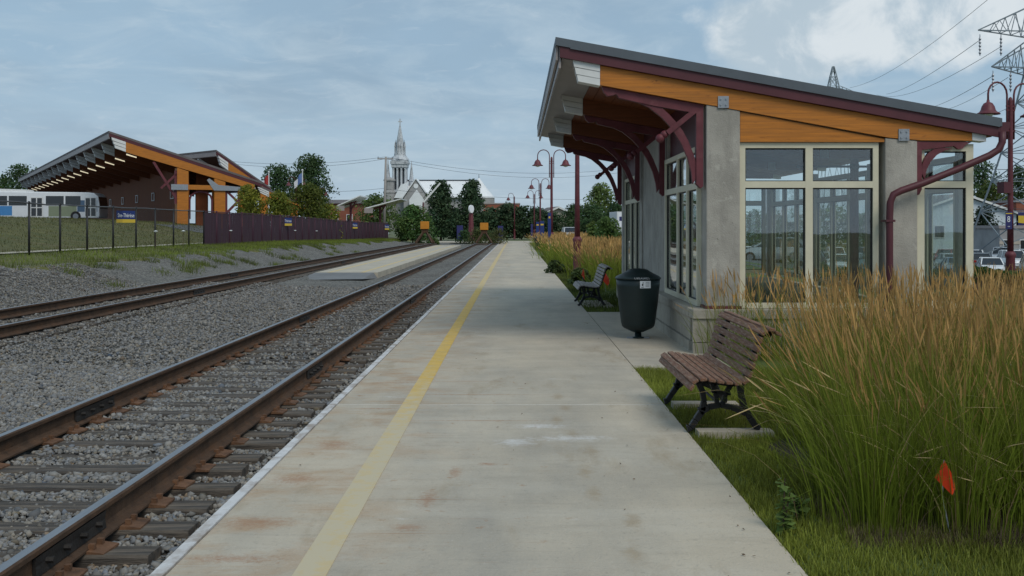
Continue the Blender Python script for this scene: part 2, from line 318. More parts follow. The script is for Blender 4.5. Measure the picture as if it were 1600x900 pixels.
    for cx, cy, rx, ry in ((-1.5, 5.9, 0.28, 0.16), (-1.45, 5.25, 0.35, 0.10), (-1.48, 6.9, 0.2, 0.2), (-1.42, 8.0, 0.2, 0.25), (-0.55, 6.4, 0.08, 0.3), (-0.42, 7.1, 0.06, 0.25), (-0.62, 5.8, 0.12, 0.10), (-0.35, 9.0, 0.9, 0.03), (-0.5, 10.4, 1.0, 0.04), (-0.7, 11.3, 0.8, 0.035), (-0.2, 7.35, 0.10, 0.07), (-1.3, 9.6, 0.35, 0.05), (-1.25, 11.2, 0.4, 0.05)): src = spot(src, srgb(150, 98, 58), cx, cy, rx * 1.35, ry * 1.2, 0.5, 30)
    for k in range(9): src = spot(src, srgb(146, 126, 96), 0.62 + 0.09 * math.sin(k * 1.9) - 0.03 * k, 5.3 + k * 0.62, 0.10, 0.34, 0.5, 6)
    L.new(src, p.inputs['Base Color'])
    return m
M['platform'] = platform_mat()
def yellow_mat():
    m = mat('worn_yellow', srgb(202, 168, 82), 0.75, 5, 0.1)
    t = m.node_tree; N = t.nodes; L = t.links; p = N['Principled BSDF']
    src = p.inputs['Base Color'].links[0].from_socket
    g = N.new('ShaderNodeNewGeometry'); s = N.new('ShaderNodeSeparateXYZ'); L.new(g.outputs['Position'], s.inputs[0])
    # the stretch by the shelter was repainted; the near and far stretches are worn thin
    def mrange(v, a, b, c_, d):
        k = N.new('ShaderNodeMapRange'); k.interpolation_type = 'SMOOTHSTEP'; L.new(v, k.inputs[0])
        for i, x in enumerate((a, b, c_, d)): k.inputs[i + 1].default_value = x
        return k.outputs[0]
    near = mrange(s.outputs[1], 7.5, 13.5, 0.95, 0.0); far = mrange(s.outputs[1], 27.0, 29.0, 0.0, 0.55)
    ad = N.new('ShaderNodeMath'); ad.operation = 'ADD'; L.new(near, ad.inputs[0]); L.new(far, ad.inputs[1])
    n = N.new('ShaderNodeTexNoise'); n.inputs['Scale'].default_value = 7; n.inputs['Detail'].default_value = 8; n.inputs['Roughness'].default_value = 0.7; L.new(g.outputs['Position'], n.inputs['Vector'])
    w = mrange(n.outputs[0], 0.38, 0.66, -0.22, 0.42)
    a2 = N.new('ShaderNodeMath'); a2.operation = 'ADD'; a2.use_clamp = True; L.new(ad.outputs[0], a2.inputs[0]); L.new(w, a2.inputs[1])
    mx = N.new('ShaderNodeMix'); mx.data_type = 'RGBA'; L.new(a2.outputs[0], mx.inputs[0]); L.new(src, mx.inputs[6]); mx.inputs[7].default_value = srgb(190, 178, 150) + (1,)
    L.new(mx.outputs[2], p.inputs['Base Color']); return m
M['yellow'] = yellow_mat()
def paint(name, col): 
    m = mat(name, col, 0.3, 3, 0.04, spec=0.5); m.node_tree.nodes['Principled BSDF'].inputs['Coat Weight'].default_value = 0.5; return m

# ------------------------------------------------------------------ mesh helpers
class MB:
    def __init__(s): s.v = []; s.f = []; s.m = []
    def add(s, vs, fs, mi=0):
        o = len(s.v); s.v += [tuple(map(float, p)) for p in vs]; s.f += [tuple(i + o for i in f) for f in fs]; s.m += [mi] * len(fs); return s
    def box(s, x0, x1, y0, y1, z0, z1, mi=0):
        return s.add([(x0, y0, z0), (x1, y0, z0), (x1, y1, z0), (x0, y1, z0), (x0, y0, z1), (x1, y0, z1), (x1, y1, z1), (x0, y1, z1)],
                     [(0, 3, 2, 1), (4, 5, 6, 7), (0, 1, 5, 4), (1, 2, 6, 5), (2, 3, 7, 6), (3, 0, 4, 7)], mi)
    def prism(s, poly, axis, a, b, mi=0):
        """poly: 2-D points; axis 'y' -> (x,z) extruded along y, 'x' -> (y,z) along x, 'z' -> (x,y) along z"""
        n = len(poly)
        def P(p, t): return {'y': (p[0], t, p[1]), 'x': (t, p[0], p[1]), 'z': (p[0], p[1], t)}[axis]
        vs = [P(p, a) for p in poly] + [P(p, b) for p in poly]
        fs = [tuple(range(n)), tuple(range(2 * n - 1, n - 1, -1))] + [(i, i + n, (i + 1) % n + n, (i + 1) % n) for i in range(n)]
        return s.add(vs, fs, mi)
    def beam(s, p, q, w, h, up=(0, 0, 1), mi=0):
        p = Vector(p); q = Vector(q); d = (q - p).normalized(); u = Vector(up)
        x = d.cross(u)
        if x.length < 1e-4: x = d.cross(Vector((1, 0, 0)))
        x.normalize(); z = x.cross(d).normalized()
        vs = []
        for e in (p, q):
            for a, b in ((-1, -1), (1, -1), (1, 1), (-1, 1)): vs.append(e + x * (a * w / 2) + z * (b * h / 2))
        return s.add(vs, [(0, 1, 2, 3), (7, 6, 5, 4), (0, 4, 5, 1), (1, 5, 6, 2), (2, 6, 7, 3), (3, 7, 4, 0)], mi)
    def tube(s, pts, rad, n=8, mi=0, cap=True):
        pts = [Vector(p) for p in pts]
        if not isinstance(rad, (list, tuple)): rad = [rad] * len(pts)
        o = len(s.v); vs = []; ref = None
        for i, p in enumerate(pts):
            d = (pts[min(i + 1, len(pts) - 1)] - pts[max(i - 1, 0)]).normalized()
            if ref is None:
                ref = d.cross(Vector((0, 0, 1)))
                if ref.length < 1e-3: ref = Vector((1, 0, 0))
            x = (ref - d * ref.dot(d)).normalized(); ref = x; y = d.cross(x)
            for k in range(n):
                a = 2 * math.pi * k / n; vs.append(p + (x * math.cos(a) + y * math.sin(a)) * rad[i])
        fs = []
        for i in range(len(pts) - 1):
            for k in range(n):
                a = i * n + k; b = i * n + (k + 1) % n; fs.append((a, b, b + n, a + n))
        if cap: fs += [tuple(range(n - 1, -1, -1)), tuple(range((len(pts) - 1) * n, len(pts) * n))]
        return s.add(vs, fs, mi)
    def lathe(s, prof, c=(0, 0, 0), n=16, mi=0):
        vs = []; 
        for r, z in prof:
            for k in range(n):
                a = 2 * math.pi * k / n; vs.append((c[0] + r * math.cos(a), c[1] + r * math.sin(a), c[2] + z))
        fs = []
        for i in range(len(prof) - 1):
            for k in range(n):
                a = i * n + k; b = i * n + (k + 1) % n; fs.append((a, b, b + n, a + n))
        fs += [tuple(range(n - 1, -1, -1)), tuple(range((len(prof) - 1) * n, len(prof) * n))]
        return s.add(vs, fs, mi)
    def ball(s, c, r, n=10, mi=0):
        prof = [(max(1e-3, r * math.sin(math.pi * i / 8)), -r * math.cos(math.pi * i / 8)) for i in range(9)]
        return s.lathe(prof, c, n, mi)
    def mesh(s, name):
        me = bpy.data.meshes.new(name); me.from_pydata(s.v, [], s.f); me.update()
        if any(s.m): me.polygons.foreach_set('material_index', s.m)
        return me

def link(name, me, mats, parent=None, smooth=False, world=True, loc=None):
    if not isinstance(mats, (list, tuple)): mats = [mats]
    if not me.materials:
        for k in mats: me.materials.append(M[k] if isinstance(k, str) else k)
    if smooth: me.polygons.foreach_set('use_smooth', [True] * len(me.polygons))
    o = bpy.data.objects.new(name, me); COL.objects.link(o)
    if parent is not None:
        o.parent = parent
        if world:
            o.matrix_parent_inverse = WM.get(parent.name, Matrix.Identity(4)).inverted()
            WM[o.name] = Matrix.Identity(4)
    else: WM[o.name] = Matrix.Identity(4)
    if loc is not None: o.location = loc
    return o
WM = {}
def speckle(m, col, scale, lo, hi, mx, st=(1, 1, 1)):
    t = m.node_tree; N = t.nodes; L = t.links; p = N['Principled BSDF']; src = p.inputs['Base Color'].links[0].from_socket
    g = N.new('ShaderNodeNewGeometry'); mp = N.new('ShaderNodeMapping'); mp.inputs['Scale'].default_value = st; L.new(g.outputs['Position'], mp.inputs[0])
    n = N.new('ShaderNodeTexNoise'); n.inputs['Scale'].default_value = scale; n.inputs['Detail'].default_value = 4; n.inputs['Roughness'].default_value = 0.6; L.new(mp.outputs[0], n.inputs['Vector'])
    mr = N.new('ShaderNodeMapRange'); L.new(n.outputs[0], mr.inputs[0])
    for i, x in enumerate((lo, hi, 0, mx)): mr.inputs[i + 1].default_value = x
    k = N.new('ShaderNodeMix'); k.data_type = 'RGBA'; L.new(mr.outputs[0], k.inputs[0]); L.new(src, k.inputs[6]); k.inputs[7].default_value = col + (1,)
    L.new(k.outputs[2], p.inputs['Base Color'])
def obj(name, mb, mats, parent=None, smooth=False, world=True, bevel=0.0):
    o = link(name, mb.mesh(name), mats, parent, smooth, world)
    if bevel:
        b = o.modifiers.new('bevel', 'BEVEL'); b.width = bevel; b.segments = 2; b.limit_method = 'ANGLE'; b.angle_limit = R(40)
    return o
def tag(o, label=None, cat=None, group=None, kind=None):
    for k, v in (('label', label), ('category', cat), ('group', group), ('kind', kind)):
        if v: o[k] = v
    return o
def thing(name, label, cat, loc=(0, 0, 0), rz=0.0, group=None, scale=1.0):
    o = bpy.data.objects.new(name, None); COL.objects.link(o); o.empty_display_size = 0.2
    o.location = loc; o.rotation_euler = (0, 0, rz); o.scale = (scale,) * 3
    WM[o.name] = Matrix.Translation(loc) @ Matrix.Rotation(rz, 4, 'Z')
    return tag(o, label, cat, group)
def copy_tree(o, loc, rz=0.0, label=None, scale=None, swap=None):
    def rec(a, par):
        c = a.copy(); COL.objects.link(c); c.parent = par
        if swap and a.data and a.data.name in swap: c.data = swap[a.data.name]
        for ch in a.children: rec(ch, c)
        return c
    c = rec(o, None); c.location = loc; c.rotation_euler = (0, 0, rz)
    if scale: c.scale = (scale,) * 3
    if label: c['label'] = label
    return c
def struct(name, mb, mats, parent=None, smooth=False):
    o = obj(name, mb, mats, parent, smooth)
    if parent is None: o['kind'] = 'structure'
    return o
def P(px, py, Y): return Vector(((px - CX) / F * Y, Y, EYE + (CY - py) / F * Y))
def XP(px, Y): return (px - CX) / F * Y
def ZP(py, Y): return EYE + (CY - py) / F * Y
def np_mesh(name, V, Fc, cols=None):
    """V (n,3), Fc (m,k) all same k; cols (n,3) per vertex"""
    me = bpy.data.meshes.new(name); k = Fc.shape[1]
    me.vertices.add(len(V)); me.vertices.foreach_set('co', V.astype(np.float32).ravel())
    me.loops.add(Fc.size); me.loops.foreach_set('vertex_index', Fc.astype(np.int32).ravel())
    me.polygons.add(len(Fc)); me.polygons.foreach_set('loop_start', np.arange(0, Fc.size, k, dtype=np.int32))
    me.polygons.foreach_set('loop_total', np.full(len(Fc), k, np.int32))
    me.update(); me.validate()
    if cols is not None:
        a = me.color_attributes.new('Col', 'FLOAT_COLOR', 'POINT')
        a.data.foreach_set('color', np.hstack([cols, np.ones((len(cols), 1))]).astype(np.float32).ravel())
    return me
def text_mesh(s, size, ext=0.002, align='CENTER'):
    cu = bpy.data.curves.new('lettering', 'FONT'); cu.body = s; cu.size = size; cu.extrude = ext; cu.align_x = align; cu.align_y = 'CENTER'; cu.resolution_u = 3
    o = bpy.data.objects.new('lettering', cu); COL.objects.link(o)
    dg = bpy.context.evaluated_depsgraph_get(); me = bpy.data.meshes.new_from_object(o.evaluated_get(dg))
    bpy.data.objects.remove(o, do_unlink=True); me.name = 'lettering'
    me.transform(Matrix.Rotation(R(90), 4, 'X')); me.materials.clear()
    return me
# ------------------------------------------------------------------ terrain
def sm(t):
    t = np.clip(t, 0, 1); return t * t * (3 - 2 * t)
def lerp(a, b, t): return a + (b - a) * t
def gz(X, Y):
    X = np.asarray(X, float); Y = np.asarray(Y, float)
    top = lerp(0.60, 0.30, sm((Y - 60) / 50)) * (1 - sm((Y - 118) / 20))
    z = np.zeros(np.broadcast(X, Y).shape)
    z = z + top * sm((-X - 10.6) / 2.6) + 0.12 * sm((-X - 13.2) / 3.2)
    z = z + 1.55 * sm((-X - 19) / 12) * (1 - 0.9 * sm((Y - 160) / 60))
    z = z - 2.1 * sm((X - 10) / 20)
    return z
def sheet(name, xs, ys, fn, mats, kind='structure', label=None):
    xs = np.asarray(xs, float); ys = np.asarray(ys, float)
    XX, YY = np.meshgrid(xs, ys); ZZ = fn(XX, YY)
    V = np.stack([XX.ravel(), YY.ravel(), np.broadcast_to(ZZ, XX.shape).ravel()], 1); nx = len(xs)
    i, j = np.meshgrid(np.arange(nx - 1), np.arange(len(ys) - 1)); a = (j * nx + i).ravel()
    me = np_mesh(name, V, np.stack([a, a + 1, a + 1 + nx, a + nx], 1))
    o = link(name, me, mats, None, True); o['kind'] = kind
    if label: o['label'] = label
    return o
geo = lambda a, b, n: np.concatenate([-np.geomspace(b, a, n), np.geomspace(a, b, n)])
gx = np.unique(np.concatenate([np.linspace(-60, 60, 121), -np.geomspace(60, 3000, 16), np.geomspace(60, 3000, 16)]))
gy = np.unique(np.concatenate([np.linspace(-30, 160, 96), np.geomspace(160, 3000, 20), [-600, -200, -80]]))
sheet('ground', gx, gy, lambda X, Y: gz(X, Y) - 0.14, 'field')
def bump_noise(X, Y, s, a):
    return a * (np.sin(X * s + 1.3 * np.sin(Y * s * 0.7)) * np.cos(Y * s * 0.83 + X * 0.3) + 0.5 * np.sin(X * s * 2.7 + 2) * np.sin(Y * s * 2.3))
def ballast_z(X, Y):
    z = gz(X, Y) - 0.095 + 0.06 * sm((-X - 4.6) / 2.5) + 0.035 * sm((-X - 6.4) / 1)
    z = z + 0.062 * sm((Y - 22) / 9) * (1 - sm((np.abs(X + 3.09) - 1.2) / 0.4)) + 0.05 * sm((Y - 26) / 9) * (1 - sm((np.abs(X + 8.35) - 1.2) / 0.4))
    z = z + bump_noise(X, Y, 5.1, 0.010) + bump_noise(X, Y, 2.1, 0.05) * sm((-X - 10.6) / 1.5)
    return z
sheet('ballast_bed', np.linspace(-13.6, -1.75, 90), np.linspace(1.5, 108, 420), ballast_z, 'ballast')
def lawn_z(X, Y):
    edge = -13.0 + 0.35 * np.sin(Y * 0.9) + 0.2 * np.sin(Y * 2.3)
    return gz(X, Y) + 0.03 + bump_noise(X, Y, 3.0, 0.012) - 0.35 * sm((X - edge) / 0.4)
sheet('embankment_lawn', np.concatenate([np.linspace(-75, -20, 40), np.linspace(-19.5, -12.4, 60)]), np.linspace(1.5, 150, 260), lawn_z, 'lawn_dry')
sheet('footpath', np.linspace(-18.6, -17.5, 4), np.linspace(10, 62, 60), lambda X, Y: gz(X, Y) + 0.075, 'pavement')
sheet('verge_lawn', np.concatenate([np.linspace(1.43, 4, 24), np.linspace(4.2, 12, 16)]), np.linspace(1.5, 118, 200), lambda X, Y: gz(X, Y) - 0.035 + bump_noise(X, Y, 4.0, 0.008), 'lawn')
sheet('planting_bed', np.linspace(1.95, 12, 14), np.linspace(5.65, 9.6, 8), lambda X, Y: gz(X, Y) - 0.02 + 0 * X, 'soil')
sheet('parking_lot', np.linspace(9, 110, 50), np.linspace(36, 140, 40), lambda X, Y: gz(X, Y) - 0.03, 'asphalt')
sheet('car_park_entrance', np.linspace(4, 9.2, 6), np.linspace(100, 146, 10), lambda X, Y: gz(X, Y) - 0.02, 'asphalt')
sheet('crossing_path', np.linspace(-13, 5.0, 12), np.linspace(113.9, 127, 8), lambda X, Y: gz(X, Y) * 0 - 0.012, 'pavement')
sheet('side_path', np.linspace(4.6, 12, 10), np.linspace(9.9, 13.2, 6), lambda X, Y: gz(X, Y) - 0.012, 'pavement')
sheet('terminal_yard', np.linspace(-120, -24, 30), np.linspace(78, 200, 30), lambda X, Y: np.maximum(gz(X, Y) + 0.06, 0), 'asphalt')

# ------------------------------------------------------------------ the platform: cast slabs, white nosing, yellow line
SX0, SX1, SL = -1.765, 1.43, 6.05
plat = thing('platform', None, None, (0, 9.82, 0)); plat['kind'] = 'structure'
slab_me = MB().box(SX0 + 0.05, SX1, 0.018, SL - 0.018, -0.4, 0).mesh('slab')
nose_me = MB().box(SX0 - 0.02, SX0 + 0.046, 0.003, SL - 0.003, -0.40, 0.006).mesh('white_nosing')
fill_me = MB().box(SX0 + 0.052, SX1 - 0.002, -0.016, 0.016, -0.3, -0.003).mesh('joint_filler')
line_me = MB().box(-1.09, -0.925, 0.012, SL - 0.012, -0.01, 0.004).mesh('yellow_line')
for i in range(-3, 18):
    y = 9.82 + i * SL
    if y + SL > 116: break
    for nm, me, mt in (('slab', slab_me, 'platform'), ('white_nosing', nose_me, 'edge_white'), ('yellow_line', line_me, 'yellow')):
        o = link(nm, me, mt, plat); o.location = (0, y, 0)
        if nm == 'slab':
            o2 = link('joint_filler', fill_me, 'filler', plat); o2.location = (0, y, 0)
            b = o.modifiers.new('bevel', 'BEVEL'); b.width = 0.006; b.segments = 1
MX0, MX1, MZ, MY = -7.05, -4.85, 0.11, 36.0
mid = thing('island_platform', None, None, (-5.8, MY, 0)); mid['kind'] = 'structure'
ms_me = MB().box(MX0, MX1, 0.006, SL - 0.006, -0.3, MZ).mesh('slab')
ml_me = MB().box(MX0 + 0.42, MX0 + 0.56, 0.01, SL - 0.01, MZ - 0.01, MZ + 0.004).box(MX1 - 0.62, MX1 - 0.48, 0.01, SL - 0.01, MZ - 0.01, MZ + 0.004).mesh('yellow_line')
for i in range(9):
    o = link('slab', ms_me, 'pavement', mid); o.location = (0, MY + i * SL, 0)
    o = link('yellow_line', ml_me, 'yellow', mid); o.location = (0, MY + i * SL, 0)
mb = MB().add([(MX0 - 0.1, MY - 2.4, -0.03), (MX1 - 0.25, MY - 1.9, -0.03), (MX1 + 0.0, MY - 0.01, -0.1), (MX0, MY - 0.01, -0.1), (MX0, MY - 0.01, MZ - 0.004), (MX1 - 0.15, MY - 0.01, MZ - 0.004)],
              [(0, 1, 5, 4), (1, 2, 5), (0, 4, 3), (2, 3, 4, 5)])
obj('asphalt_ramp', mb, 'ramp', mid)
pad = struct('shelter_apron', MB().box(SX1 + 0.01, 2.62, 12.45, 20.6, -0.3, -0.006), 'platform')

# ------------------------------------------------------------------ railway tracks
def rail_poly(w=1.0):
    pts = [(-0.07, 0), (0.07, 0), (0.07, 0.012), (0.02, 0.03), (0.009, 0.05), (0.009, 0.125), (0.036, 0.138), (0.037, 0.162), (0.026, 0.171), (-0.026, 0.171), (-0.037, 0.162), (-0.036, 0.138), (-0.009, 0.125), (-0.009, 0.05), (-0.02, 0.03), (-0.07, 0.012)]
    return pts
def track(label, xl, xr, ztop, y1, seed, near_plates, joints):
    random.seed(seed)
    xc = (xl + xr) / 2; t = thing('railway_track', label, 'railway track', (xc, 5, ztop - 0.2), group=None)
    for x in (xl, xr):
        mb = MB(); poly = [(x + a, ztop - 0.171 + b) for a, b in rail_poly()]
        ys = [-6, y1]
        mb.prism(poly, 'y', ys[0], ys[1]); mb.m = [0] * len(mb.m)
        n = len(poly)
        for k in (8, 9, 10): mb.m[2 + k - (0)] = 0
        mb.m[2 + 8] = 1; mb.m[2 + 7] = 0; mb.m[2 + 9] = 0
        rl = obj('rail', mb, ['rust', 'railtop'], t)
    tv = []
    for k in range(5):
        mb = MB(); L = 1.2 + random.uniform(-0.05, 0.05); w = 0.11 + random.uniform(-0.01, 0.01); zt = 0
        prof = [(-w, -0.18), (w, -0.18), (w, zt - 0.012), (w - 0.015, zt - 0.002 * k), (-w + 0.012, zt), (-w, zt - 0.014)]
        mb.prism(prof, 'x', -L, L)
        tv.append(mb.mesh('tie'))
    pm = MB().prism([(-0.17, 0), (0.17, 0), (0.17, 0.012), (0.08, 0.022), (-0.08, 0.022), (-0.17, 0.012)], 'y', -0.095, 0.095)
    for sx in (-1, 1):
        for sy in (-1, 1):
            pm.box(sx * 0.088 - 0.016, sx * 0.088 + 0.016, sy * 0.05 - 0.014, sy * 0.05 + 0.014, 0.01, 0.05)
    pme = pm.mesh('tie_plate')
    y = 1.2; ties = []
    while y < y1 - 0.2:
        o = link('tie', random.choice(tv), 'tie', t)
        o.location = (xc + random.uniform(-0.04, 0.04), y, ztop - 0.185 + random.uniform(-0.012, 0.004)); o.rotation_euler = (random.uniform(-0.02, 0.02), random.uniform(-0.006, 0.006), random.uniform(-0.025, 0.025))
        ties.append(y)
        if y < near_plates:
            for x in (xl, xr):
                if random.random() < 0.1: continue
                q = link('tie_plate', pme, 'rust_bright', t); q.location = (x + random.uniform(-0.02, 0.02), y + random.uniform(-0.02, 0.02), ztop - 0.187); q.rotation_euler.z = random.uniform(-0.08, 0.08)
        y += 0.47 + random.uniform(-0.035, 0.035)
    for x, yj in joints:
        mb = MB()
        for sx in (-1, 1):
            mb.prism([(x + sx * 0.012, ztop - 0.13), (x + sx * 0.034, ztop - 0.14), (x + sx * 0.026, ztop - 0.09), (x + sx * 0.032, ztop - 0.045), (x + sx * 0.012, ztop - 0.045)][::sx], 'y', yj - 0.42, yj + 0.42)
            for k in range(4):
                yb = yj + (k - 1.5) * 0.2
                mb.tube([(x + sx * 0.02, yb, ztop - 0.09), (x + sx * 0.065, yb, ztop - 0.09)], 0.017, 6)
        obj('joint_bar', mb, 'oil', t)
    return ties
T1 = (-3.84, -2.34, 0.15); T2 = (-9.1, -7.6, 0.25)
ties1 = track('rusty track with polished rail heads running right beside the long platform', T1[0], T1[1], T1[2], 99, 3, 26,
      [(T1[1], 5.35), (T1[1], 11.8), (T1[1], 23), (T1[1], 34), (T1[0], 9.3), (T1[0], 18.5), (T1[0], 29), (T1[0], 41)])
ties2 = track('dull rusty track at the foot of the gravel bank, left of the island platform', T2[0], T2[1], T2[2], 92.5, 5, 0, [(T2[1], 24.5), (T2[0], 33), (T2[1], 45)])

# loose ballast stones: far too many to count
ICO = []
def ico():
    t = (1 + 5 ** 0.5) / 2
    v = np.array([(-1, t, 0), (1, t, 0), (-1, -t, 0), (1, -t, 0), (0, -1, t), (0, 1, t), (0, -1, -t), (0, 1, -t), (t, 0, -1), (t, 0, 1), (-t, 0, -1), (-t, 0, 1)], float); v /= np.linalg.norm(v[0])
    f = np.array([(0, 11, 5), (0, 5, 1), (0, 1, 7), (0, 7, 10), (0, 10, 11), (1, 5, 9), (5, 11, 4), (11, 10, 2), (10, 7, 6), (7, 1, 8), (3, 9, 4), (3, 4, 2), (3, 2, 6), (3, 6, 8), (3, 8, 9), (4, 9, 5), (2, 4, 11), (6, 2, 10), (8, 6, 7), (9, 8, 1)])
    return v, f
def octa():
    v = np.array([(1, 0, 0), (-1, 0, 0), (0, 1, 0), (0, -1, 0), (0, 0, 1), (0, 0, -1)], float)
    f = np.array([(0, 2, 4), (2, 1, 4), (1, 3, 4), (3, 0, 4), (2, 0, 5), (1, 2, 5), (3, 1, 5), (0, 3, 5)]); return v, f
def rand_rot(n):
    q = rng.normal(size=(n, 4)); q /= np.linalg.norm(q, axis=1)[:, None]; w, x, y, z = q.T
    return np.stack([np.stack([1 - 2 * (y * y + z * z), 2 * (x * y - z * w), 2 * (x * z + y * w)], 1), np.stack([2 * (x * y + z * w), 1 - 2 * (x * x + z * z), 2 * (y * z - x * w)], 1), np.stack([2 * (x * z - y * w), 2 * (y * z + x * w), 1 - 2 * (x * x + y * y)], 1)], 1)
def stones(name, n, y0, y1, shape, smin, smax, label):
    v, f = shape()
    Y = np.sqrt(rng.uniform(y0 ** 2, y1 ** 2, n * 2)); xl = -0.56 * Y - 0.8; xl = np.maximum(xl, -13.6)
    X = rng.uniform(0, 1, n * 2) * (xl + 1.83) - 1.83
    keep = np.ones(len(X), bool)
    for ties, xc, (a, b, zt) in ((ties1, -3.09, T1), (ties2, -8.35, T2)):
        tt = np.array(ties); idx = np.clip(np.searchsorted(tt, Y), 1, len(tt) - 1)
        dy = np.minimum(abs(Y - tt[idx]), abs(Y - tt[idx - 1])); on = (abs(X - xc) < 1.22) & (dy < 0.115)
        cover = 0.10 + 0.45 * (np.sin(Y * 1.7 + X * 2) * np.sin(X * 3.1 - Y) > 0.35) * (abs(X - xc) < 0.68)
        keep &= ~(on & (rng.uniform(size=len(X)) > cover))
        keep &= ~((abs(X - a) < 0.085) | (abs(X - b) < 0.085))
        keep &= ~((abs(abs(X - xc) - 0.85) < 0.3) & on)
    keep &= ~((X > MX0 - 0.1) & (X < MX1 + 0.05) & (Y > MY - 2.6))
    X = X[keep][:n]; Y = Y[keep][:n]; n = len(X)
    s = rng.uniform(smin, smax, n) * (1 + 0.6 * (rng.uniform(size=n) > 0.94))
    Rm = rand_rot(n); ax = rng.uniform(0.5, 1.35, (n, 1, 3))
    vv = v[None] * ax * rng.uniform(0.55, 1.3, (n, len(v), 1)) * s[:, None, None]
    vv = np.einsum('nij,nkj->nki', Rm, vv); vv[:, :, 2] *= 0.8
    z = ballast_z(X, Y) + s * rng.uniform(0.05, 0.75, n) + 0.012
    on1 = (abs(X + 3.09) < 0.68); z = z + 0.024 * on1
    on2 = (abs(X + 8.35) < 1.2); z = z + 0.03 * on2
    vv += np.stack([X, Y, z], 1)[:, None, :]
    ff = (f[None] + (np.arange(n) * len(v))[:, None, None]).reshape(-1, 3)
    g = np.clip(rng.normal(0.195, 0.045, n), 0.08, 0.36); tint = rng.normal(0, 0.012, (n, 1))
    rust = (rng.uniform(size=n) < 0.012 + 0.16 * ((abs(X - T1[1]) < 0.3) | (abs(X - T1[0]) < 0.3)))[:, None]
    col = np.stack([g, g, g], 1) * np.array([1.0, 0.975, 0.925]) + tint * np.array([1, 0.3, -0.8])
    col = np.where(rust, col * np.array([0.9, 0.72, 0.56]), col)
    me = np_mesh(name, vv.reshape(-1, 3), ff, np.repeat(np.clip(col, 0.02, 1), len(v), 0))
    o = link(name, me, 'stone'); tag(o, label, 'gravel', kind='stuff'); return o
stones('ballast_stones', 46000, 4.2, 13.0, ico, 0.010, 0.023, 'loose grey crushed stone between the near ties and rails')
stones('ballast_stones', 66000, 13.0, 30, octa, 0.016, 0.032, 'loose grey crushed stone spread farther along both tracks and bank')

# ------------------------------------------------------------------ fence
FA = Vector((-16.75, 20.0)); FB = Vector((-15.2, 124.0))
def fp(y): 
    t = (y - FA.y) / (FB.y - FA.y); return FA.x + (FB.x - FA.x) * t
def fz(y): return float(gz(fp(y), y)) + 0.02
FH = 1.8
post_ys = []
y = 30.2
while y < 124: post_ys.append(y); y += 2.32 + random.uniform(-0.18, 0.18)
split = min(range(len(post_ys)), key=lambda i: abs(post_ys[i] - 54.0))
def fence(name, label, ys, post_m, sheet_m, rail_m, opaque):
    t = thing(name, label, 'fence', (fp(ys[0]), ys[0], fz(ys[0])))
    pm = MB().tube([(0, 0, -0.3), (0, 0, FH)], 0.04, 8).ball((0, 0, FH), 0.05, 8).mesh('post')
    for y in ys:
        o = link('post', pm, post_m, t, True); o.location = (fp(y), y, fz(y))
    for a, b in zip(ys[:-1], ys[1:]):
        A = (fp(a), a, fz(a)); B = (fp(b), b, fz(b)); sag = random.uniform(-0.03, 0.03)
        obj('top_rail', MB().tube([(A[0], A[1], A[2] + FH - 0.02), ((A[0] + B[0]) / 2, (a + b) / 2, (A[2] + B[2]) / 2 + FH - 0.02 + sag), (B[0], B[1], B[2] + FH - 0.02)], 0.028, 6), rail_m, t)
        if opaque:
            n = 12
            mb = MB()
            for k in range(n):
                y0 = a + (b - a) * (k + 0.06) / n; y1 = a + (b - a) * (k + 0.94) / n; dx = random.uniform(-0.008, 0.008)
                x0 = fp(y0) + dx; x1 = fp(y1) + dx
                mb.add([(x0, y0, fz(y0) + 0.04), (x1, y1, fz(y1) + 0.04), (x1, y1, fz(y1) + FH - 0.06), (x0, y0, fz(y0) + FH - 0.06),
                        (x0 - 0.012, y0, fz(y0) + 0.04), (x1 - 0.012, y1, fz(y1) + 0.04), (x1 - 0.012, y1, fz(y1) + FH - 0.06), (x0 - 0.012, y0, fz(y0) + FH - 0.06)],
                       [(0, 1, 2, 3), (7, 6, 5, 4), (0, 4, 5, 1), (3, 2, 6, 7), (0, 3, 7, 4), (1, 5, 6, 2)])
            o = obj('privacy_slats', mb, sheet_m, t); o['kind'] = 'stuff'
        else:
            obj('mesh_panel', MB().add([(A[0], a, A[2] + 0.05), (B[0], b, B[2] + 0.05), (B[0], b, B[2] + FH - 0.04), (A[0], a, A[2] + FH - 0.04)], [(0, 1, 2, 3)]), sheet_m, t)
    return t
fence('chain_link_fence', 'black chain link fence with see-through mesh along the grassy bank', post_ys[:split + 1], 'black_post', 'chainlink', 'fence_rail', False)
fence('privacy_fence', 'purple slatted fence closing off the bus terminal farther along the bank', post_ys[split:], 'purple_post', 'purple', 'purple_post', True)
def fence_sign(y, w, h, zc, label):
    x = fp(y) + 0.07; z = fz(y) + zc
    t = thing('station_sign', label, 'sign', (x, y, z - h / 2), group='station name signs on the fence')
    # faces +x and slightly towards the platform; built in the plane of the fence
    rz = R(62)
    t.rotation_euler.z = rz; 
    obj('board', MB().box(-w / 2, w / 2, -0.01, 0.01, h * 0.30, h), 'sign_blue', t, world=False)
    obj('yellow_band', MB().box(-w / 2 - 0.01, w / 2 + 0.01, -0.012, 0.012, 0, h * 0.285), 'sign_yellow', t, world=False)
    me = text_mesh('Ste-Thérèse', h * 0.36); o = link('lettering', me, 'sign_white', t, world=False); o.location = (0, -0.016, h * 0.60)
    k = w * 0.9 / max(0.01, max(v.co.x for v in me.vertices) - min(v.co.x for v in me.vertices)); o.scale = (k, 1, 1.3)
fence_sign(42.9, 0.95, 0.50, 1.40, 'largest blue and yellow station sign, hung on the see-through black fence')
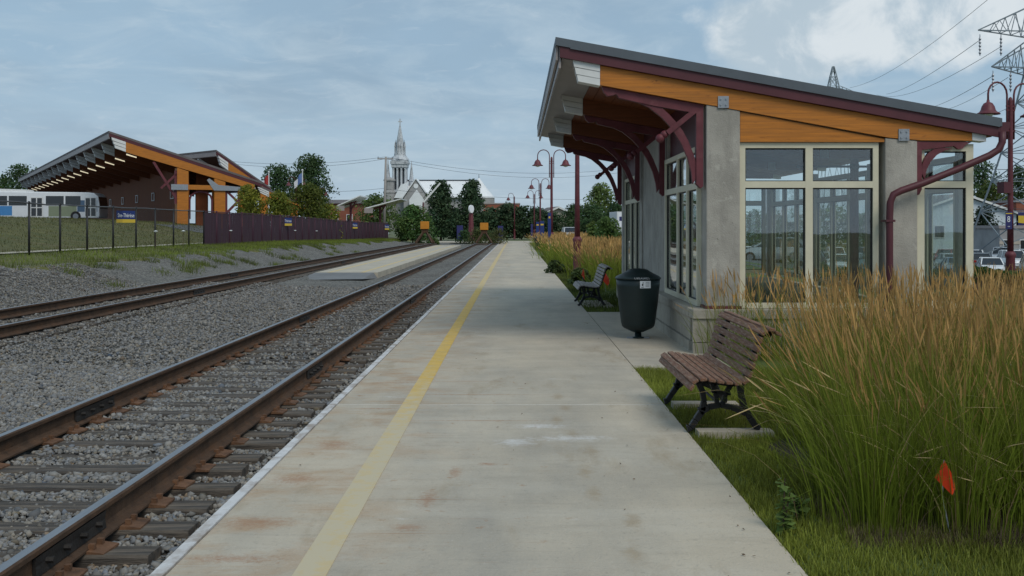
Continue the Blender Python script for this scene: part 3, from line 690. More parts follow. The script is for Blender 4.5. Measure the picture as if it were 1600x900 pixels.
fence_sign(71.0, 1.15, 0.55, 1.38, 'blue and yellow station sign, nearest of those on the purple fence')
fence_sign(98.0, 1.15, 0.55, 1.38, 'small blue and yellow station sign midway along the purple fence')
fence_sign(119.5, 1.4, 0.6, 1.30, 'farthest, tiniest station sign at the far end of the purple fence')
# ------------------------------------------------------------------ the waiting shelter
SY0 = 13.9
BY = [13.96, 17.55, 21.15, 24.75]           # beam lines
def zt(x): return 4.28 - 0.182 * (x - 0.539)
RT = 0.26
sh = thing('waiting_shelter', 'concrete and glass platform shelter with sloping roof, orange beams and maroon brackets', 'shelter', (4.4, 14, 0))
X0, X1 = 0.539, 6.594; YF, YB = 13.9, 25.9
def slab_poly(x0, x1, t0, t1): return [(x0, zt(x0) - t0), (x1, zt(x1) - t0), (x1, zt(x1) - t1), (x0, zt(x0) - t1)]
rf = obj('roof', MB().prism(slab_poly(X0, X1, 0, 0.11), 'y', YF - 0.02, YB), 'roof_grey', sh)
obj('roof_fascia', MB().prism(slab_poly(X0 + 0.06, X1 - 0.02, 0.112, RT), 'y', YF, YF + 0.05), 'maroon_dark', rf)
obj('roof_fascia', MB().prism(slab_poly(X0 + 0.06, X1 - 0.02, 0.112, RT), 'y', YB - 0.07, YB - 0.02), 'maroon_dark', rf)
obj('roof_flashing', MB().prism(slab_poly(X0 + 0.2, X1 - 0.03, 0.104, 0.125), 'y', YF - 0.028, YF - 0.003), 'roof_grey', rf)
for k in range(5):                                   # eave fascia panels along the platform side
    a = YF + 0.052 + k * (YB - YF - 0.13) / 5; b = a + (YB - YF - 0.13) / 5 - 0.012
    obj('eave_panel', MB().prism(slab_poly(X0 + 0.005, X0 + 0.035, 0.112, 0.30), 'y', a, b), 'eave_metal', rf)
    obj('eave_panel', MB().prism(slab_poly(X0 + 0.045, X0 + 0.075, 0.113, 0.40), 'y', a, b), 'eave_metal', rf)
obj('soffit_panel', MB().prism(slab_poly(X0 + 0.09, 1.15, 0.2, RT + 0.01), 'y', YF + 0.06, YB - 0.08), 'eave_metal', rf)
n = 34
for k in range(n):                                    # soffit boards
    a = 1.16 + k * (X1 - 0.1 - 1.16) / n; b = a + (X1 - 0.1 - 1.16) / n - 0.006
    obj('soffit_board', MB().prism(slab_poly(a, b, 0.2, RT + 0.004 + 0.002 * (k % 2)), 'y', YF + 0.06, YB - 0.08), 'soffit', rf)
obj('roof_infill', MB().prism(slab_poly(X0 + 0.1, X1 - 0.05, 0.115, 0.195), 'y', YF + 0.06, YB - 0.08), 'roof_grey', rf)
for xx in (5.62, 6.0):
    s = 0.3 if xx > 5.8 else 0.14
    obj('snow_guard', MB().prism([(xx, zt(xx) - 0.02), (xx + s, zt(xx + s) - 0.02), (xx + s, zt(xx + s) + 0.1 * s / 0.3), (xx + 0.02, zt(xx) + 0.2 * s / 0.3)], 'y', 15.0, 15.02), 'roof_grey', rf)
# gutter and downpipe on the low side
gz0 = zt(X1) - 0.13
gt = obj('gutter', MB().prism([(X1 - 0.018, gz0 + 0.08), (X1 + 0.12, gz0 + 0.08), (X1 + 0.12, gz0 + 0.02), (X1 + 0.08, gz0 - 0.05), (X1 - 0.018, gz0 - 0.05)], 'y', YF + 0.0, YB), 'maroon_dark', sh)
def pxs(px, py, Y): v = P(px, py, Y); return v
DY = 13.80
dp = [pxs(1566, 206, DY), pxs(1566, 222, DY), pxs(1560, 234, DY), pxs(1546, 243, DY), pxs(1500, 263, DY), pxs(1440, 287, DY), pxs(1408, 298, DY), pxs(1396, 304, DY), pxs(1391, 316, DY), pxs(1390, 340, DY), pxs(1390, 420, DY), pxs(1390, 480, DY), pxs(1390, 530, DY)]
obj('downpipe', MB().tube(dp, 0.048, 10), 'maroon_dark', gt, True)
for py in (345, 440):
    v = pxs(1390, py, DY); obj('pipe_strap', MB().box(v.x - 0.06, v.x + 0.06, DY - 0.052, SY0 + 0.07, v.z - 0.015, v.z + 0.015), 'maroon_dark', gt)
# beams, caps, brackets
def bracket(par, y0, y1, name='bracket'):
    S = 114.6
    def q(px, py): return ((px - CX) / S, EYE + (CY - py) / S)
    dz = 0
    b = obj(name, MB().prism([q(1089, 175), q(1100, 160), q(1100, 291), q(1096, 294), q(1089, 287)], 'y', y0, y1), 'maroon', par)
    obj('bracket_rail', MB().prism([q(941, 134), q(1100, 163), q(1100, 178), q(1089, 176), q(1020, 164), q(968, 152), q(964, 146), q(958, 148), q(950, 149), q(944, 143)], 'y', y0 + 0.004, y1 - 0.004), 'maroon', b)
    # curved brace
    outer = [(964, 150), (990, 155), (1016, 167), (1036, 183), (1052, 201), (1066, 223), (1076, 246), (1082, 268), (1084, 287)]
    inner = [(1016, 158), (1034, 166), (1047, 178), (1058, 190), (1068, 203), (1077, 220), (1085, 240), (1090, 255), (1094, 270)]
    mb = MB()
    for (a, b_), (c_, d) in zip(zip(outer[:-1], outer[1:]), zip(inner[:-1], inner[1:])):
        mb.prism([q(*a), q(*b_), q(*d), q(*c_)], 'y', y0 + 0.02, y1 - 0.02)
    obj('curved_brace', mb, 'maroon', b)
    mb = MB(); ym = (y0 + y1) / 2
    A = q(1092, 168); B = q(1044, 207)
    mb.beam((A[0], ym, A[1]), (B[0], ym, B[1]), y1 - y0 - 0.05, 0.12, up=(0, 1, 0))
    obj('diagonal_strut', mb, 'maroon', b)
    C1 = q(1040, 209); C2 = q(1033, 215)
    mb = MB().ball((C1[0], ym, C1[1]), 0.055, 12).ball((C2[0], ym, C2[1]), 0.062, 12)
    mb.tube([(B[0], ym, B[1]), (C2[0], ym, C2[1])], 0.03, 8)
    obj('finial', mb, 'maroon', b, True)
for i, y in enumerate(BY):
    bx0, bx1 = 1.15, 6.22
    beam_poly = [(bx0, zt(bx0) - RT), (bx1, zt(bx1) - RT), (bx1, 2.86 + 0.02), (5.53, 2.885), (5.10, zt(5.10) - RT - 0.27), (bx0, zt(bx0) - RT - 0.27)]
    bo = obj('beam', MB().prism(beam_poly, 'y', y, y + 0.2), 'wood' if i == 0 else 'wood_shaded', sh)
    zb = lambda x: zt(x) - RT
    # white boarded cap of the beam end: three stepped boards
    for k in range(3):
        t0 = k * 0.095; t1 = t0 + 0.09; xo = 0.775 + k * 0.028
        obj('beam_cap', MB().prism([(xo, zb(xo) - t0), (1.146, zb(1.146) - t0), (1.146, zb(1.146) - t1), (xo + 0.02, zb(xo) - t1)], 'y', y - 0.012 - 0.006 * (k == 0), y + 0.212), 'white_metal', bo)
    obj('beam_cap', MB().prism([(bx1 + 0.003, zb(bx1) - 0.002), (bx1 + 0.19, zb(bx1 + 0.19) - 0.002), (bx1 + 0.19, zb(bx1) - 0.12), (bx1 + 0.003, 2.885)], 'y', y - 0.004, y + 0.204), 'white_metal', bo)
    bracket(sh, y + 0.05, y + 0.17)
    for xx in (2.76, 5.22):
        zz_ = zt(xx) - RT - 0.27
        pl = obj('steel_plate', MB().box(xx - 0.005, xx + 0.14, y - 0.014, y + 0.0 - 0.002, zz_ - 0.02, zz_ + 0.14), 'steel', bo)
        for bxx in (0.03, 0.105):
            for bz in (0.02, 0.1): obj('bolt', MB().tube([(xx + bxx, y - 0.026, zz_ + bz), (xx + bxx, y - 0.012, zz_ + bz)], 0.012, 6), 'steel', pl)
# low-side bracket in front
S2 = 114.6
def q2(px, py): return ((px - CX) / S2, EYE + (CY - py) / S2)
b2 = obj('bracket', MB().prism([q2(1430.5, 221), q2(1441, 221), q2(1441, 296), q2(1437, 304), q2(1430.5, 306)], 'y', SY0 + 0.075, SY0 + 0.16), 'maroon', sh)
obj('bracket_rail', MB().prism([q2(1441.3, 221), q2(1520, 221.5), q2(1510, 226), q2(1505, 232), q2(1498, 233), q2(1492, 228), q2(1441.3, 234)], 'y', SY0 + 0.078, SY0 + 0.157), 'maroon', b2)
mb = MB(); po = [(1490, 232), (1477, 235), (1465, 242), (1455, 253), (1449, 265), (1446, 280)]; pi = [(1470, 230), (1460, 233), (1452, 239), (1446, 247), (1442, 258), (1441, 270)]
for a, b_, c_, d in zip(po[:-1], po[1:], pi[1:], pi[:-1]): mb.prism([q2(*a), q2(*b_), q2(*c_), q2(*d)], 'y', SY0 + 0.085, SY0 + 0.15)
obj('curved_brace', mb, 'maroon', b2)
# concrete pillars and walls
XL = 2.60
pil = []
for i, y in enumerate(BY):
    for (a, b) in ((XL, 3.06), (5.04, 5.48)):
        if i in (1, 2):
            if a > 5: continue
            b = 2.84
        top = [(a, zt(a) - RT - 0.272), (b, zt(b) - RT - 0.272)]
        if a > 5: top = [(a, zt(5.1) - RT - 0.272), (b, 2.88)]
        o = obj('pillar', MB().prism([(a, 0.62 if i == 0 else 0.5), (b, 0.62 if i == 0 else 0.5), top[1], top[0]], 'y', y + 0.012, y + 0.42), 'concrete', sh, bevel=0.012)
        if i == 0:
            obj('base_flashing', MB().box(a - 0.015, b + 0.015, y - 0.02, y + 0.44, 0.585, 0.622), 'maroon', o)
# plinth of concrete blocks with a cap course
def plinth(x0, x1, y0, y1, face):
    core = obj('plinth', MB().box(x0 + 0.05, x1 - 0.05, y0 + 0.05, y1 - 0.05, -0.1, 0.5), 'concrete_block', sh)
    return core
PX0, PX1, PY0, PY1 = 2.42, 6.42, 13.86, 25.3
core = obj('plinth', MB().box(PX0 + 0.06, PX1 - 0.06, PY0 + 0.06, PY1 - 0.06, -0.1, 0.47), 'concrete_block', sh)
def blocks_run(axis, fixed, a, b):
    zrow = [(-0.02, 0.13), (0.14, 0.455)]
    for r, (z0, z1) in enumerate(zrow):
        L = 0.40; t = a - (0.2 if r else 0)
        while t < b:
            u0 = max(a, t) + 0.004; u1 = min(b, t + L) - 0.004; t += L
            if u1 - u0 < 0.03: continue
            e = random.uniform(0, 0.006) + (0.03 if r == 0 else 0)
            if axis == 'y': mbx = MB().box(fixed - e, fixed + 0.058, u0, u1, z0, z1)
            else: mbx = MB().box(u0, u1, fixed - e, fixed + 0.058, z0, z1)
            obj('block', mbx, 'concrete_block', core, bevel=0.004)
    t = a
    while t < b:
        u0 = t + 0.003; u1 = min(b, t + 0.6) - 0.003; t += 0.6
        if axis == 'y': mbx = MB().box(fixed - 0.035, fixed + 0.3, u0, u1, 0.46, 0.585)
        else: mbx = MB().box(u0, u1, fixed - 0.035, fixed + 0.3, 0.46, 0.585)
        obj('cap_block', mbx, 'concrete_block', core, bevel=0.008)
blocks_run('y', PX0, PY0 + 0.31, PY0 + 4.2)
blocks_run('x', PY0, PX0 - 0.03, PX1)
obj('concrete_wall', MB().box(XL + 0.03, XL + 0.25, BY[1] + 0.425, BY[2] - 0.01, 0.0, 3.35), 'concrete', sh)
# timber panel over the front glazing
obj('timber_panel', MB().prism([(3.065, 2.865), (5.035, 2.865), (5.035, zt(5.035) - RT - 0.295), (3.065, zt(3.065) - RT - 0.285)], 'y', SY0 + 0.09, SY0 + 0.15), 'wood', sh)
# glazing: each frame a part, its panes sub-parts
def glazing(axis, fixed, cuts, z0, z1, transom, fw=0.075, d=0.09, tapers=None, mull=0.05):
    """vertical members at cuts; axis 'x' lies in a y-plane, axis 'y' in an x-plane"""
    a, b = cuts[0], cuts[-1]
    def bx(m, u0, u1, w0, w1, off=0.0, th=d):
        if axis == 'x': m.box(u0, u1, fixed + off, fixed + off + th, w0, w1)
        else: m.box(fixed + off, fixed + off + th, u0, u1, w0, w1)
    m = MB(); hs = []
    zs = [z0] + list(transom) + [z1]
    bx(m, a, b, z0, z0 + fw); bx(m, a, b, z1 - fw, z1)
    edges = []
    for i, c_ in enumerate(cuts):
        u0, u1 = (c_, c_ + fw) if i == 0 else ((c_ - fw, c_) if i == len(cuts) - 1 else (c_ - mull, c_ + mull))
        bx(m, u0, u1, z0 + fw, z1 - fw, 0.001, d - 0.002); edges.append((u0, u1))
    for i in range(len(cuts) - 1):
        for tz in transom: bx(m, edges[i][1], edges[i + 1][0], tz - 0.045, tz + 0.045, 0.002, d - 0.004)
    fr = obj('window_frame', m, 'cream', sh)
    zz2 = [z0 + fw] + [t for tz in transom for t in (tz - 0.045, tz + 0.045)] + [z1 - fw]
    g = MB()
    for i in range(len(cuts) - 1):
        for k in range(0, len(zz2), 2):
            u0, u1, w0, w1 = edges[i][1], edges[i + 1][0], zz2[k], zz2[k + 1]
            p = MB(); bx(p, u0, u1, w0, w1, d * 0.5, 0.008); obj('pane', p, 'glass', fr)
            bx(g, u0, u0 + 0.014, w0, w1, d * 0.35, d * 0.45); bx(g, u1 - 0.018, u1, w0, w1, d * 0.35, d * 0.45)
            bx(g, u0 + 0.014, u1 - 0.018, w1 - 0.018, w1, d * 0.35, d * 0.45); bx(g, u0 + 0.014, u1 - 0.018, w0, w0 + 0.012, d * 0.35, d * 0.45)
    obj('gasket', g, 'dark_rubber', fr)
    return fr
FYG = SY0 + 0.13
glazing('x', FYG, [3.07, 4.02, 4.97], 0.59, 2.86, [2.285])
glazing('x', FYG, [5.50, 6.27], 0.59, 2.84, [2.285], fw=0.1)
glazing('y', XL - 0.06, [14.35, 15.25, 16.15, 17.5], 0.59, 2.84, [2.285], mull=0.06)
glazing('y', XL + 0.02, [21.6, 22.55, 23.5, 24.7], 0.02, 2.84, [2.285], mull=0.06)
for (a, b) in ((14.35, 17.5), (18.0, 21.1), (21.6, 24.7)):
    glazing('y', 6.16, [a, a + (b - a) * 0.33, a + (b - a) * 0.66, b], 0.59, 2.70, [2.25], mull=0.045)
for y in BY: obj('pillar', MB().box(6.14, 6.25, y + 0.02 if y > 15 else y + 0.25, y + 0.36, 0.5, 2.8), 'concrete', sh)
glazing('x', 24.9, [3.07, 4.02, 4.97], 0.59, 2.86, [2.285])
glazing('x', 24.9, [5.50, 6.08], 0.59, 2.80, [2.285])
obj('upper_wall', MB().prism([(XL + 0.05, 2.845), (XL + 0.2, 2.845), (XL + 0.2, zt(XL + .2) - RT - 0.02), (XL + 0.05, zt(XL) - RT - 0.02)], 'y', 14.4, 24.7), 'maroon_dark', sh)
obj('shelter_floor', MB().box(2.75, 6.1, 14.2, 24.8, -0.05, 0.02), 'pavement', sh)
obj('info_sign', MB().box(2.66, 2.70, 15.6, 16.6, 2.88, 3.05), 'sign_yellow', sh)
obj('info_sign', MB().box(2.66, 2.70, 19.3, 20.2, 2.88, 3.05), 'sign_yellow', sh)
# red post with cross arm standing inside the waiting room
xi = XP(1335, 17.9)
ip = obj('interior_post', MB().tube([(xi, 17.9, 0.02), (xi, 17.9, 3.05)], 0.075, 10), 'maroon', sh, True)
obj('cross_arm', MB().tube([(xi - 0.98, 17.9, 2.76), (xi + 0.35, 17.9, 2.76)], 0.02, 8).ball((xi - 0.98, 17.9, 2.76), 0.035, 8).ball((xi, 17.9, 2.76), 0.09, 10), 'iron', ip, True)
ib = obj('interior_bench', MB().box(3.05, 3.45, 18.2, 20.9, 0.42, 0.47), 'iron', sh)
obj('leg', MB().box(3.1, 3.4, 18.4, 18.45, 0.02, 0.42), 'iron', ib); obj('leg', MB().box(3.1, 3.4, 20.6, 20.65, 0.02, 0.42), 'iron', ib)

# ------------------------------------------------------------------ benches
def make_bench(label, loc, slatm):
    t = thing('park_bench', label, 'bench', loc, group='slatted benches beside the platform')
    L = 1.80
    # seat and back centre line in (x,z): front edge rolls down, back curls over at the top
    path = [(0.00, 0.385), (0.030, 0.432), (0.095, 0.450), (0.165, 0.442), (0.235, 0.430), (0.305, 0.421), (0.375, 0.416), (0.437, 0.432),
            (0.475, 0.490), (0.497, 0.558), (0.517, 0.627), (0.537, 0.697), (0.558, 0.765), (0.590, 0.828), (0.648, 0.850), (0.702, 0.818)]
    for i, (x, z) in enumerate(path):
        a = path[max(0, i - 1)]; b = path[min(len(path) - 1, i + 1)]
        ang = math.atan2(b[1] - a[1], b[0] - a[0])
        w, h = 0.056, 0.026
        me = MB().box(-w / 2, w / 2, 0, L, -h / 2, h / 2).mesh('seat_slat' if i < 8 else 'back_slat')
        o = link('seat_slat' if i < 8 else 'back_slat', me, slatm, t, world=False); o.location = (x, random.uniform(-0.006, 0.006), z); o.rotation_euler = (0, -ang, random.uniform(-0.002, 0.002))
        b_ = o.modifiers.new('bevel', 'BEVEL'); b_.width = 0.007; b_.segments = 2
    for yy in (0.24, 1.56):
        m = MB(); r = 0.03; y0, y1 = yy - 0.028, yy + 0.028
        def strip(pts, w):
            for k in range(len(pts) - 1):
                wa = w[k] if isinstance(w, list) else w; wb = w[k + 1] if isinstance(w, list) else w
                p = Vector(pts[k]); q = Vector(pts[k + 1])
                d0 = (Vector(pts[min(k + 1, len(pts) - 1)]) - Vector(pts[max(k - 1, 0)])).normalized(); d1 = (Vector(pts[min(k + 2, len(pts) - 1)]) - p).normalized()
                n0 = Vector((-d0.y, d0.x)); n1 = Vector((-d1.y, d1.x))
                m.prism([p - n0 * wa / 2, q - n1 * wb / 2, q + n1 * wb / 2, p + n0 * wa / 2], 'y', y0, y1)
        strip([(0.005, 0.35), (0.05, 0.408), (0.16, 0.412), (0.27, 0.398), (0.38, 0.384), (0.45, 0.400), (0.505, 0.49), (0.545, 0.62), (0.586, 0.74), (0.615, 0.79), (0.66, 0.815), (0.70, 0.79)], 0.05)
        strip([(0.09, 0.40), (0.125, 0.32), (0.14, 0.24), (0.125, 0.16), (0.07, 0.08), (0.03, 0.02), (0.0, 0.012)], [0.05, 0.045, 0.045, 0.055, 0.05, 0.05, 0.06])
        strip([(0.44, 0.40), (0.445, 0.30), (0.47, 0.20), (0.52, 0.10), (0.575, 0.02), (0.60, 0.012)], [0.06, 0.05, 0.05, 0.05, 0.05, 0.055])
        strip([(0.10, 0.15), (0.18, 0.19), (0.27, 0.205), (0.36, 0.19), (0.49, 0.15)], [0.07, 0.045, 0.04, 0.045, 0.07])
        strip([(0.25, 0.21), (0.235, 0.30), (0.20, 0.40)], 0.035); strip([(0.29, 0.21), (0.32, 0.30), (0.37, 0.39)], 0.035)
        strip([(0.20, 0.32), (0.36, 0.30)], 0.025)
        o = link('leg', m.mesh('leg'), 'iron', t, world=False)
        b_ = o.modifiers.new('bevel', 'BEVEL'); b_.width = 0.006; b_.segments = 1; b_.limit_method = 'ANGLE'
    link('brace', MB().tube([(0.285, 0.24, 0.2), (0.285, 1.56, 0.2)], 0.012, 6).mesh('brace'), 'iron', t, world=False)
    return t
bench = make_bench('weathered red-brown slatted bench with black iron legs in front of the tall grass', (1.42, 8.25, 0.02), 'slat')
for yy in (8.47, 9.81): struct('bench_footing', MB().box(1.50, 2.12, yy - 0.09, yy + 0.09, -0.12, 0.022), 'pavement')
bench2 = make_bench('silver-grey slatted bench with black iron legs on the lawn beyond the bin', (1.34, 21.9, 0.0), 'slat_grey')
struct('bench_footing', MB().box(1.46, 2.1, 22.0, 23.7, -0.12, 0.006), 'pavement')

# ------------------------------------------------------------------ litter bin
bc = (1.88, 15.75, 0)
t = thing('litter_bin', 'tall dark green tapered litter bin with white sticker on the apron', 'litter bin', bc)
def litter_body(n=32): return [(0.235, 0.17), (0.255, 0.20), (0.30, 0.5), (0.335, 0.82), (0.345, 0.90), (0.35, 0.905)]
obj('body', MB().lathe([(0.05, 0.085), (0.09, 0.095), (0.22, 0.155), (0.248, 0.185), (0.262, 0.24), (0.30, 0.52), (0.33, 0.80), (0.337, 0.905)], (0, 0, 0), 40), 'bin', t, True, world=False)
lid = obj('lid', MB().lathe([(0.337, 0.906), (0.352, 0.908), (0.354, 0.922), (0.325, 0.950), (0.24, 0.990), (0.17, 1.030), (0.15, 1.046), (0.10, 1.062), (0.02, 1.070)], (0, 0, 0), 40), 'bin', t, True, world=False)
obj('pedestal', MB().lathe([(0.10, 0.0), (0.10, 0.012), (0.055, 0.02), (0.05, 0.09)], (0, 0, 0), 20), 'bin', t, True, world=False)
obj('base_plate', MB().box(-0.17, 0.17, -0.05, 0.05, -0.004, 0.012), 'steel', t, world=False)
def on_bin(me, zc, ang, r):
    for v in me.vertices:
        a = ang + v.co.x / r; rr = r + 0.002 - v.co.y; v.co = (rr * math.sin(a), -rr * math.cos(a), v.co.z + zc)
    return me
st = MB(); nn = 6
for k in range(nn):
    x0 = -0.085 + 0.17 * k / nn; x1 = x0 + 0.17 / nn
    st.add([(x0, -0.001, -0.055), (x1, -0.001, -0.055), (x1, -0.001, 0.055), (x0, -0.001, 0.055)], [(0, 1, 2, 3)])
s = link('sticker', on_bin(st.mesh('sticker'), 0.835, 0.22, 0.336), 'sign_white', t, world=False)
fg = MB().prism([(-0.058, -0.02), (-0.05, -0.012), (-0.042, -0.026), (-0.034, -0.024), (-0.042, 0.0), (-0.03, 0.008), (-0.04, 0.016), (-0.056, 0.008)], 'y', -0.003, -0.002)
fg.prism([(-0.044, 0.022), (-0.034, 0.022), (-0.034, 0.034), (-0.044, 0.034)], 'y', -0.003, -0.002).prism([(-0.07, -0.045), (-0.03, -0.045), (-0.03, -0.038), (-0.07, -0.038)], 'y', -0.003, -0.002)
for k in range(4): fg.prism([(0.0, 0.03 - k * 0.02), (0.06, 0.03 - k * 0.02), (0.06, 0.034 - k * 0.02), (0.0, 0.034 - k * 0.02)], 'y', -0.003, -0.002)
link('pictogram', on_bin(fg.mesh('pictogram'), 0.835, 0.22, 0.337), 'iron', s, world=False)
tm = text_mesh('ORDURES', 0.05, 0.001)
for v in tm.vertices:
    a = 0.05 + v.co.x / 0.33; h = v.co.z + 0.932; r = 0.354 - (h - 0.922) * 1.35 + 0.006; v.co = (r * math.sin(a), -r * math.cos(a), h)
link('lettering', tm, 'sign_white', t, world=False)

# ------------------------------------------------------------------ lamp posts
def make_lamp(label, loc, rz=0, arms=(-1, 1), H=6.3, scale=1.0):
    t = thing('street_lamp', label, 'street lamp', loc, rz, group='maroon lamp posts along the platform', scale=scale)
    obj('base', MB().lathe([(0.19, 0), (0.19, 0.05), (0.15, 0.10), (0.145, 0.6), (0.135, 1.20), (0.165, 1.28), (0.165, 1.34), (0.11, 1.42)], (0, 0, 0), 16), 'maroon', t, True, world=False)
    obj('post', MB().lathe([(0.10, 1.40), (0.085, 3.0), (0.07, 6.1), (0.075, 6.15), (0.055, 6.25), (0.01, 6.29)], (0, 0, 0), 12), 'maroon', t, True, world=False)
    for s in arms:
        pts = [(s * 0.14, 0, 4.95), (s * 0.14, 0, 6.2)]
        c0 = s * 0.52; r = 0.38
        for k in range(9):
            a = math.pi * k / 8; pts.append((c0 - s * r * math.cos(a), 0, 6.35 + r * math.sin(a)))
        pts.append((s * 0.90, 0, 6.12))
        a = obj('arm', MB().tube(pts, 0.03, 8), 'maroon', t, True, world=False)
        for zc in (5.2, 5.85, 5.98): obj('clamp', MB().box(min(0, s * 0.17), max(0, s * 0.17), -0.025, 0.025, zc, zc + 0.035), 'maroon', a, world=False)
        sh_ = obj('lamp_shade', MB().lathe([(0.36, 5.70), (0.35, 5.735), (0.26, 5.78), (0.22, 5.84), (0.19, 5.95), (0.13, 6.05), (0.05, 6.09), (0.04, 6.16)], (s * 0.90, 0, 0), 18), 'maroon', t, True, world=False)
        obj('lens', MB().lathe([(0.02, 5.62), (0.10, 5.64), (0.17, 5.68), (0.20, 5.72)], (s * 0.90, 0, 0), 14), 'head_lamp', sh_, True, world=False)
    return t
make_lamp('nearest maroon lamp post, standing in the tall grass just past the shelter', (2.16, 36.0, -0.05))
make_lamp('twin-armed maroon lamp post, second along the platform, beyond the shelter roof', (2.30, 65.9, -0.05))
make_lamp('third twin-armed maroon lamp post along the platform edge', (2.50, 105, -0.05))
make_lamp('fourth and smallest twin-armed lamp post at the end of the platform row', (2.50, 139, -0.05))
make_lamp('single-armed maroon lamp post at the crossing before the dark trees', (-0.2, 150, -0.05), arms=(-1,))
lr = make_lamp('twin-armed maroon lamp post at the right, by the parking lot hedge', (15.6, 32.3, -0.48), rz=R(20))
obj('junction_box', MB().box(-0.40, -0.08, -0.14, 0.14, 3.25, 3.6), 'maroon_dark', lr, world=False)
for (px, py, Y, lab) in ((925, 320, 150, 'far lamp post over the car park trees, behind the second bench'), (499, 302, 140, 'maroon lamp post among trees beside the bus terminal'), (463, 286, 120, 'dark maroon lamp post between the two flagpoles')):
    make_lamp(lab, (XP(px, Y), Y, ZP(py, Y) - 6.0))

# survey flags
def flag(px, py, Y, h, label, s=1.0, rz=0.0):
    x = XP(px, Y); z = float(gz(x, Y))
    t = thing('marker_flag', label, 'flag', (x, Y, z), rz, group='orange survey flags')
    obj('wire', MB().tube([(0.03, 0, 0), (-0.01, 0, h * 0.5), (0.0, 0, h)], 0.004, 6), 'steel', t, world=False)
    V = [(0.0, 0, h), (0.0, 0.005, h - 0.14 * s), (0.06 * s, 0.02, h - 0.10 * s), (0.035 * s, -0.025, h - 0.20 * s), (0.065 * s, 0.0, h - 0.17 * s), (-0.045 * s, 0.02, h - 0.11 * s), (0.02 * s, -0.02, h - 0.06 * s)]
    m = MB().add(V, [(0, 6, 5), (6, 2, 3), (6, 3, 5), (2, 4, 3), (0, 2, 6)])
    o = obj('cloth', m, 'orange', t, world=False); sd_ = o.modifiers.new('thick', 'SOLIDIFY'); sd_.thickness = 0.003
flag(1475, 740, 5.72, 0.40, 'crumpled orange marker flag at the foot of the tall grass', 0.95)
flag(945, 452, 26.5, 0.55, 'folded orange flag on the lawn just behind the grey bench', 1.8)
flag(911, 440, 26.8, 0.62, 'slim orange flag in front of the grey bench by the lamp base', 1.5, 1.2)
# ------------------------------------------------------------------ bus terminal
def shed(name, label, A, zA, ang, slope, width, length, nb, ground, cols, wall_t, lights, fas=0.45, beam_h=0.85, purl=True):
    """A = near high corner (x,y); ang = turn of the plan; local u runs down the slope to the right, v runs back along the high eave"""
    t = thing(name, label, 'building', (A[0], A[1], ground), ang)
    zA = zA - ground
    zr = lambda u: zA - slope * u
    sl = lambda u0, u1, a, b: [(u0, zr(u0) - a), (u1, zr(u1) - a), (u1, zr(u1) - b), (u0, zr(u0) - b)]
    rf = obj('roof', MB().prism(sl(0, width, 0, 0.18), 'y', 0, length), 'house_roof', t, world=False)
    obj('roof_fascia', MB().prism(sl(0.06, width - 0.05, 0.185, fas), 'y', 0.02, 0.14), 'maroon_dark', rf, world=False)
    obj('eave_panel', MB().prism(sl(0.02, 0.12, 0.185, 0.62), 'y', 0.15, length), 'eave_metal', rf, world=False)
    obj('soffit', MB().prism(sl(0.14, width - 0.1, 0.30, fas), 'y', 0.16, length - 0.1), 'soffit_shaded', rf, world=False)
    cap_me = None
    for i in range(nb):
        v = 0.03 + i * (length - 0.6) / max(1, nb - 1)
        u0 = 1.36
        poly = [(u0, zr(u0) - fas), (width - 0.7, zr(width - 0.7) - fas), (width - 0.7, zr(width - 0.7) - fas - beam_h * 0.55), (u0, zr(u0) - fas - beam_h)]
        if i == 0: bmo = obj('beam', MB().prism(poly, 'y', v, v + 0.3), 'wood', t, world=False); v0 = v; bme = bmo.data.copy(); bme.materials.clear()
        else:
            bmo = link('beam', bme, 'wood_shaded', t, world=False); bmo.location.y = v - v0
        if i == 0:
            cm = MB()
            for k in range(3):
                a = k * beam_h / 3; xo = 0.22 + k * 0.12
                cm.prism([(xo, zr(xo) - fas - a), (1.35, zr(1.35) - fas - a), (1.35, zr(1.35) - fas - a - beam_h / 3 + 0.03), (xo + 0.08, zr(xo) - fas - a - beam_h / 3 + 0.03)], 'y', v - 0.02, v + 0.34)
            cap_me = cm.mesh('beam_cap')
        c_ = link('beam_cap', cap_me, 'white_metal', bmo, world=False)
        if lights:
            if i == 0: lme = MB().prism([(1.5, zr(1.5) - fas - beam_h - 0.05), (2.3, zr(2.3) - fas - beam_h - 0.05), (2.3, zr(2.3) - fas - beam_h - 0.13), (1.5, zr(1.5) - fas - beam_h - 0.15)], 'y', v + 0.5, v + 0.68).mesh('strip_light')
            l_ = link('strip_light', lme, 'tube_light', bmo, world=False)
    for (u, w, topcut) in cols:
        for i in range(0, nb if nb <= 3 else 1):
            v = 0.03 + i * (length - 0.6) / max(1, nb - 1)
            c_ = obj('column', MB().prism([(u - w / 2, -2), (u + w / 2, -2), (u + w / 2, zr(u + w / 2) - fas - topcut), (u - w / 2, zr(u - w / 2) - fas - topcut)], 'y', v + 0.02, v + w), 'wood', t, world=False)
    if wall_t: obj('wall', MB().box(wall_t, wall_t + 0.3, 1.2, length - 1, -2, zr(wall_t + .3) - fas - 0.05), 'term_wall', t, world=False)
    return t, zr
A1 = (-33.8, 85.0); G1 = 2.2
tb, zr1 = shed('bus_terminal', 'large timber bus terminal with steep shed roof and row of white beam ends', A1, 9.7, R(30), 0.307, 12.9, 95, 17, G1, [(6.0, 0.95, 0.75), (9.15, 0.95, 0.62)], 6.5, True)
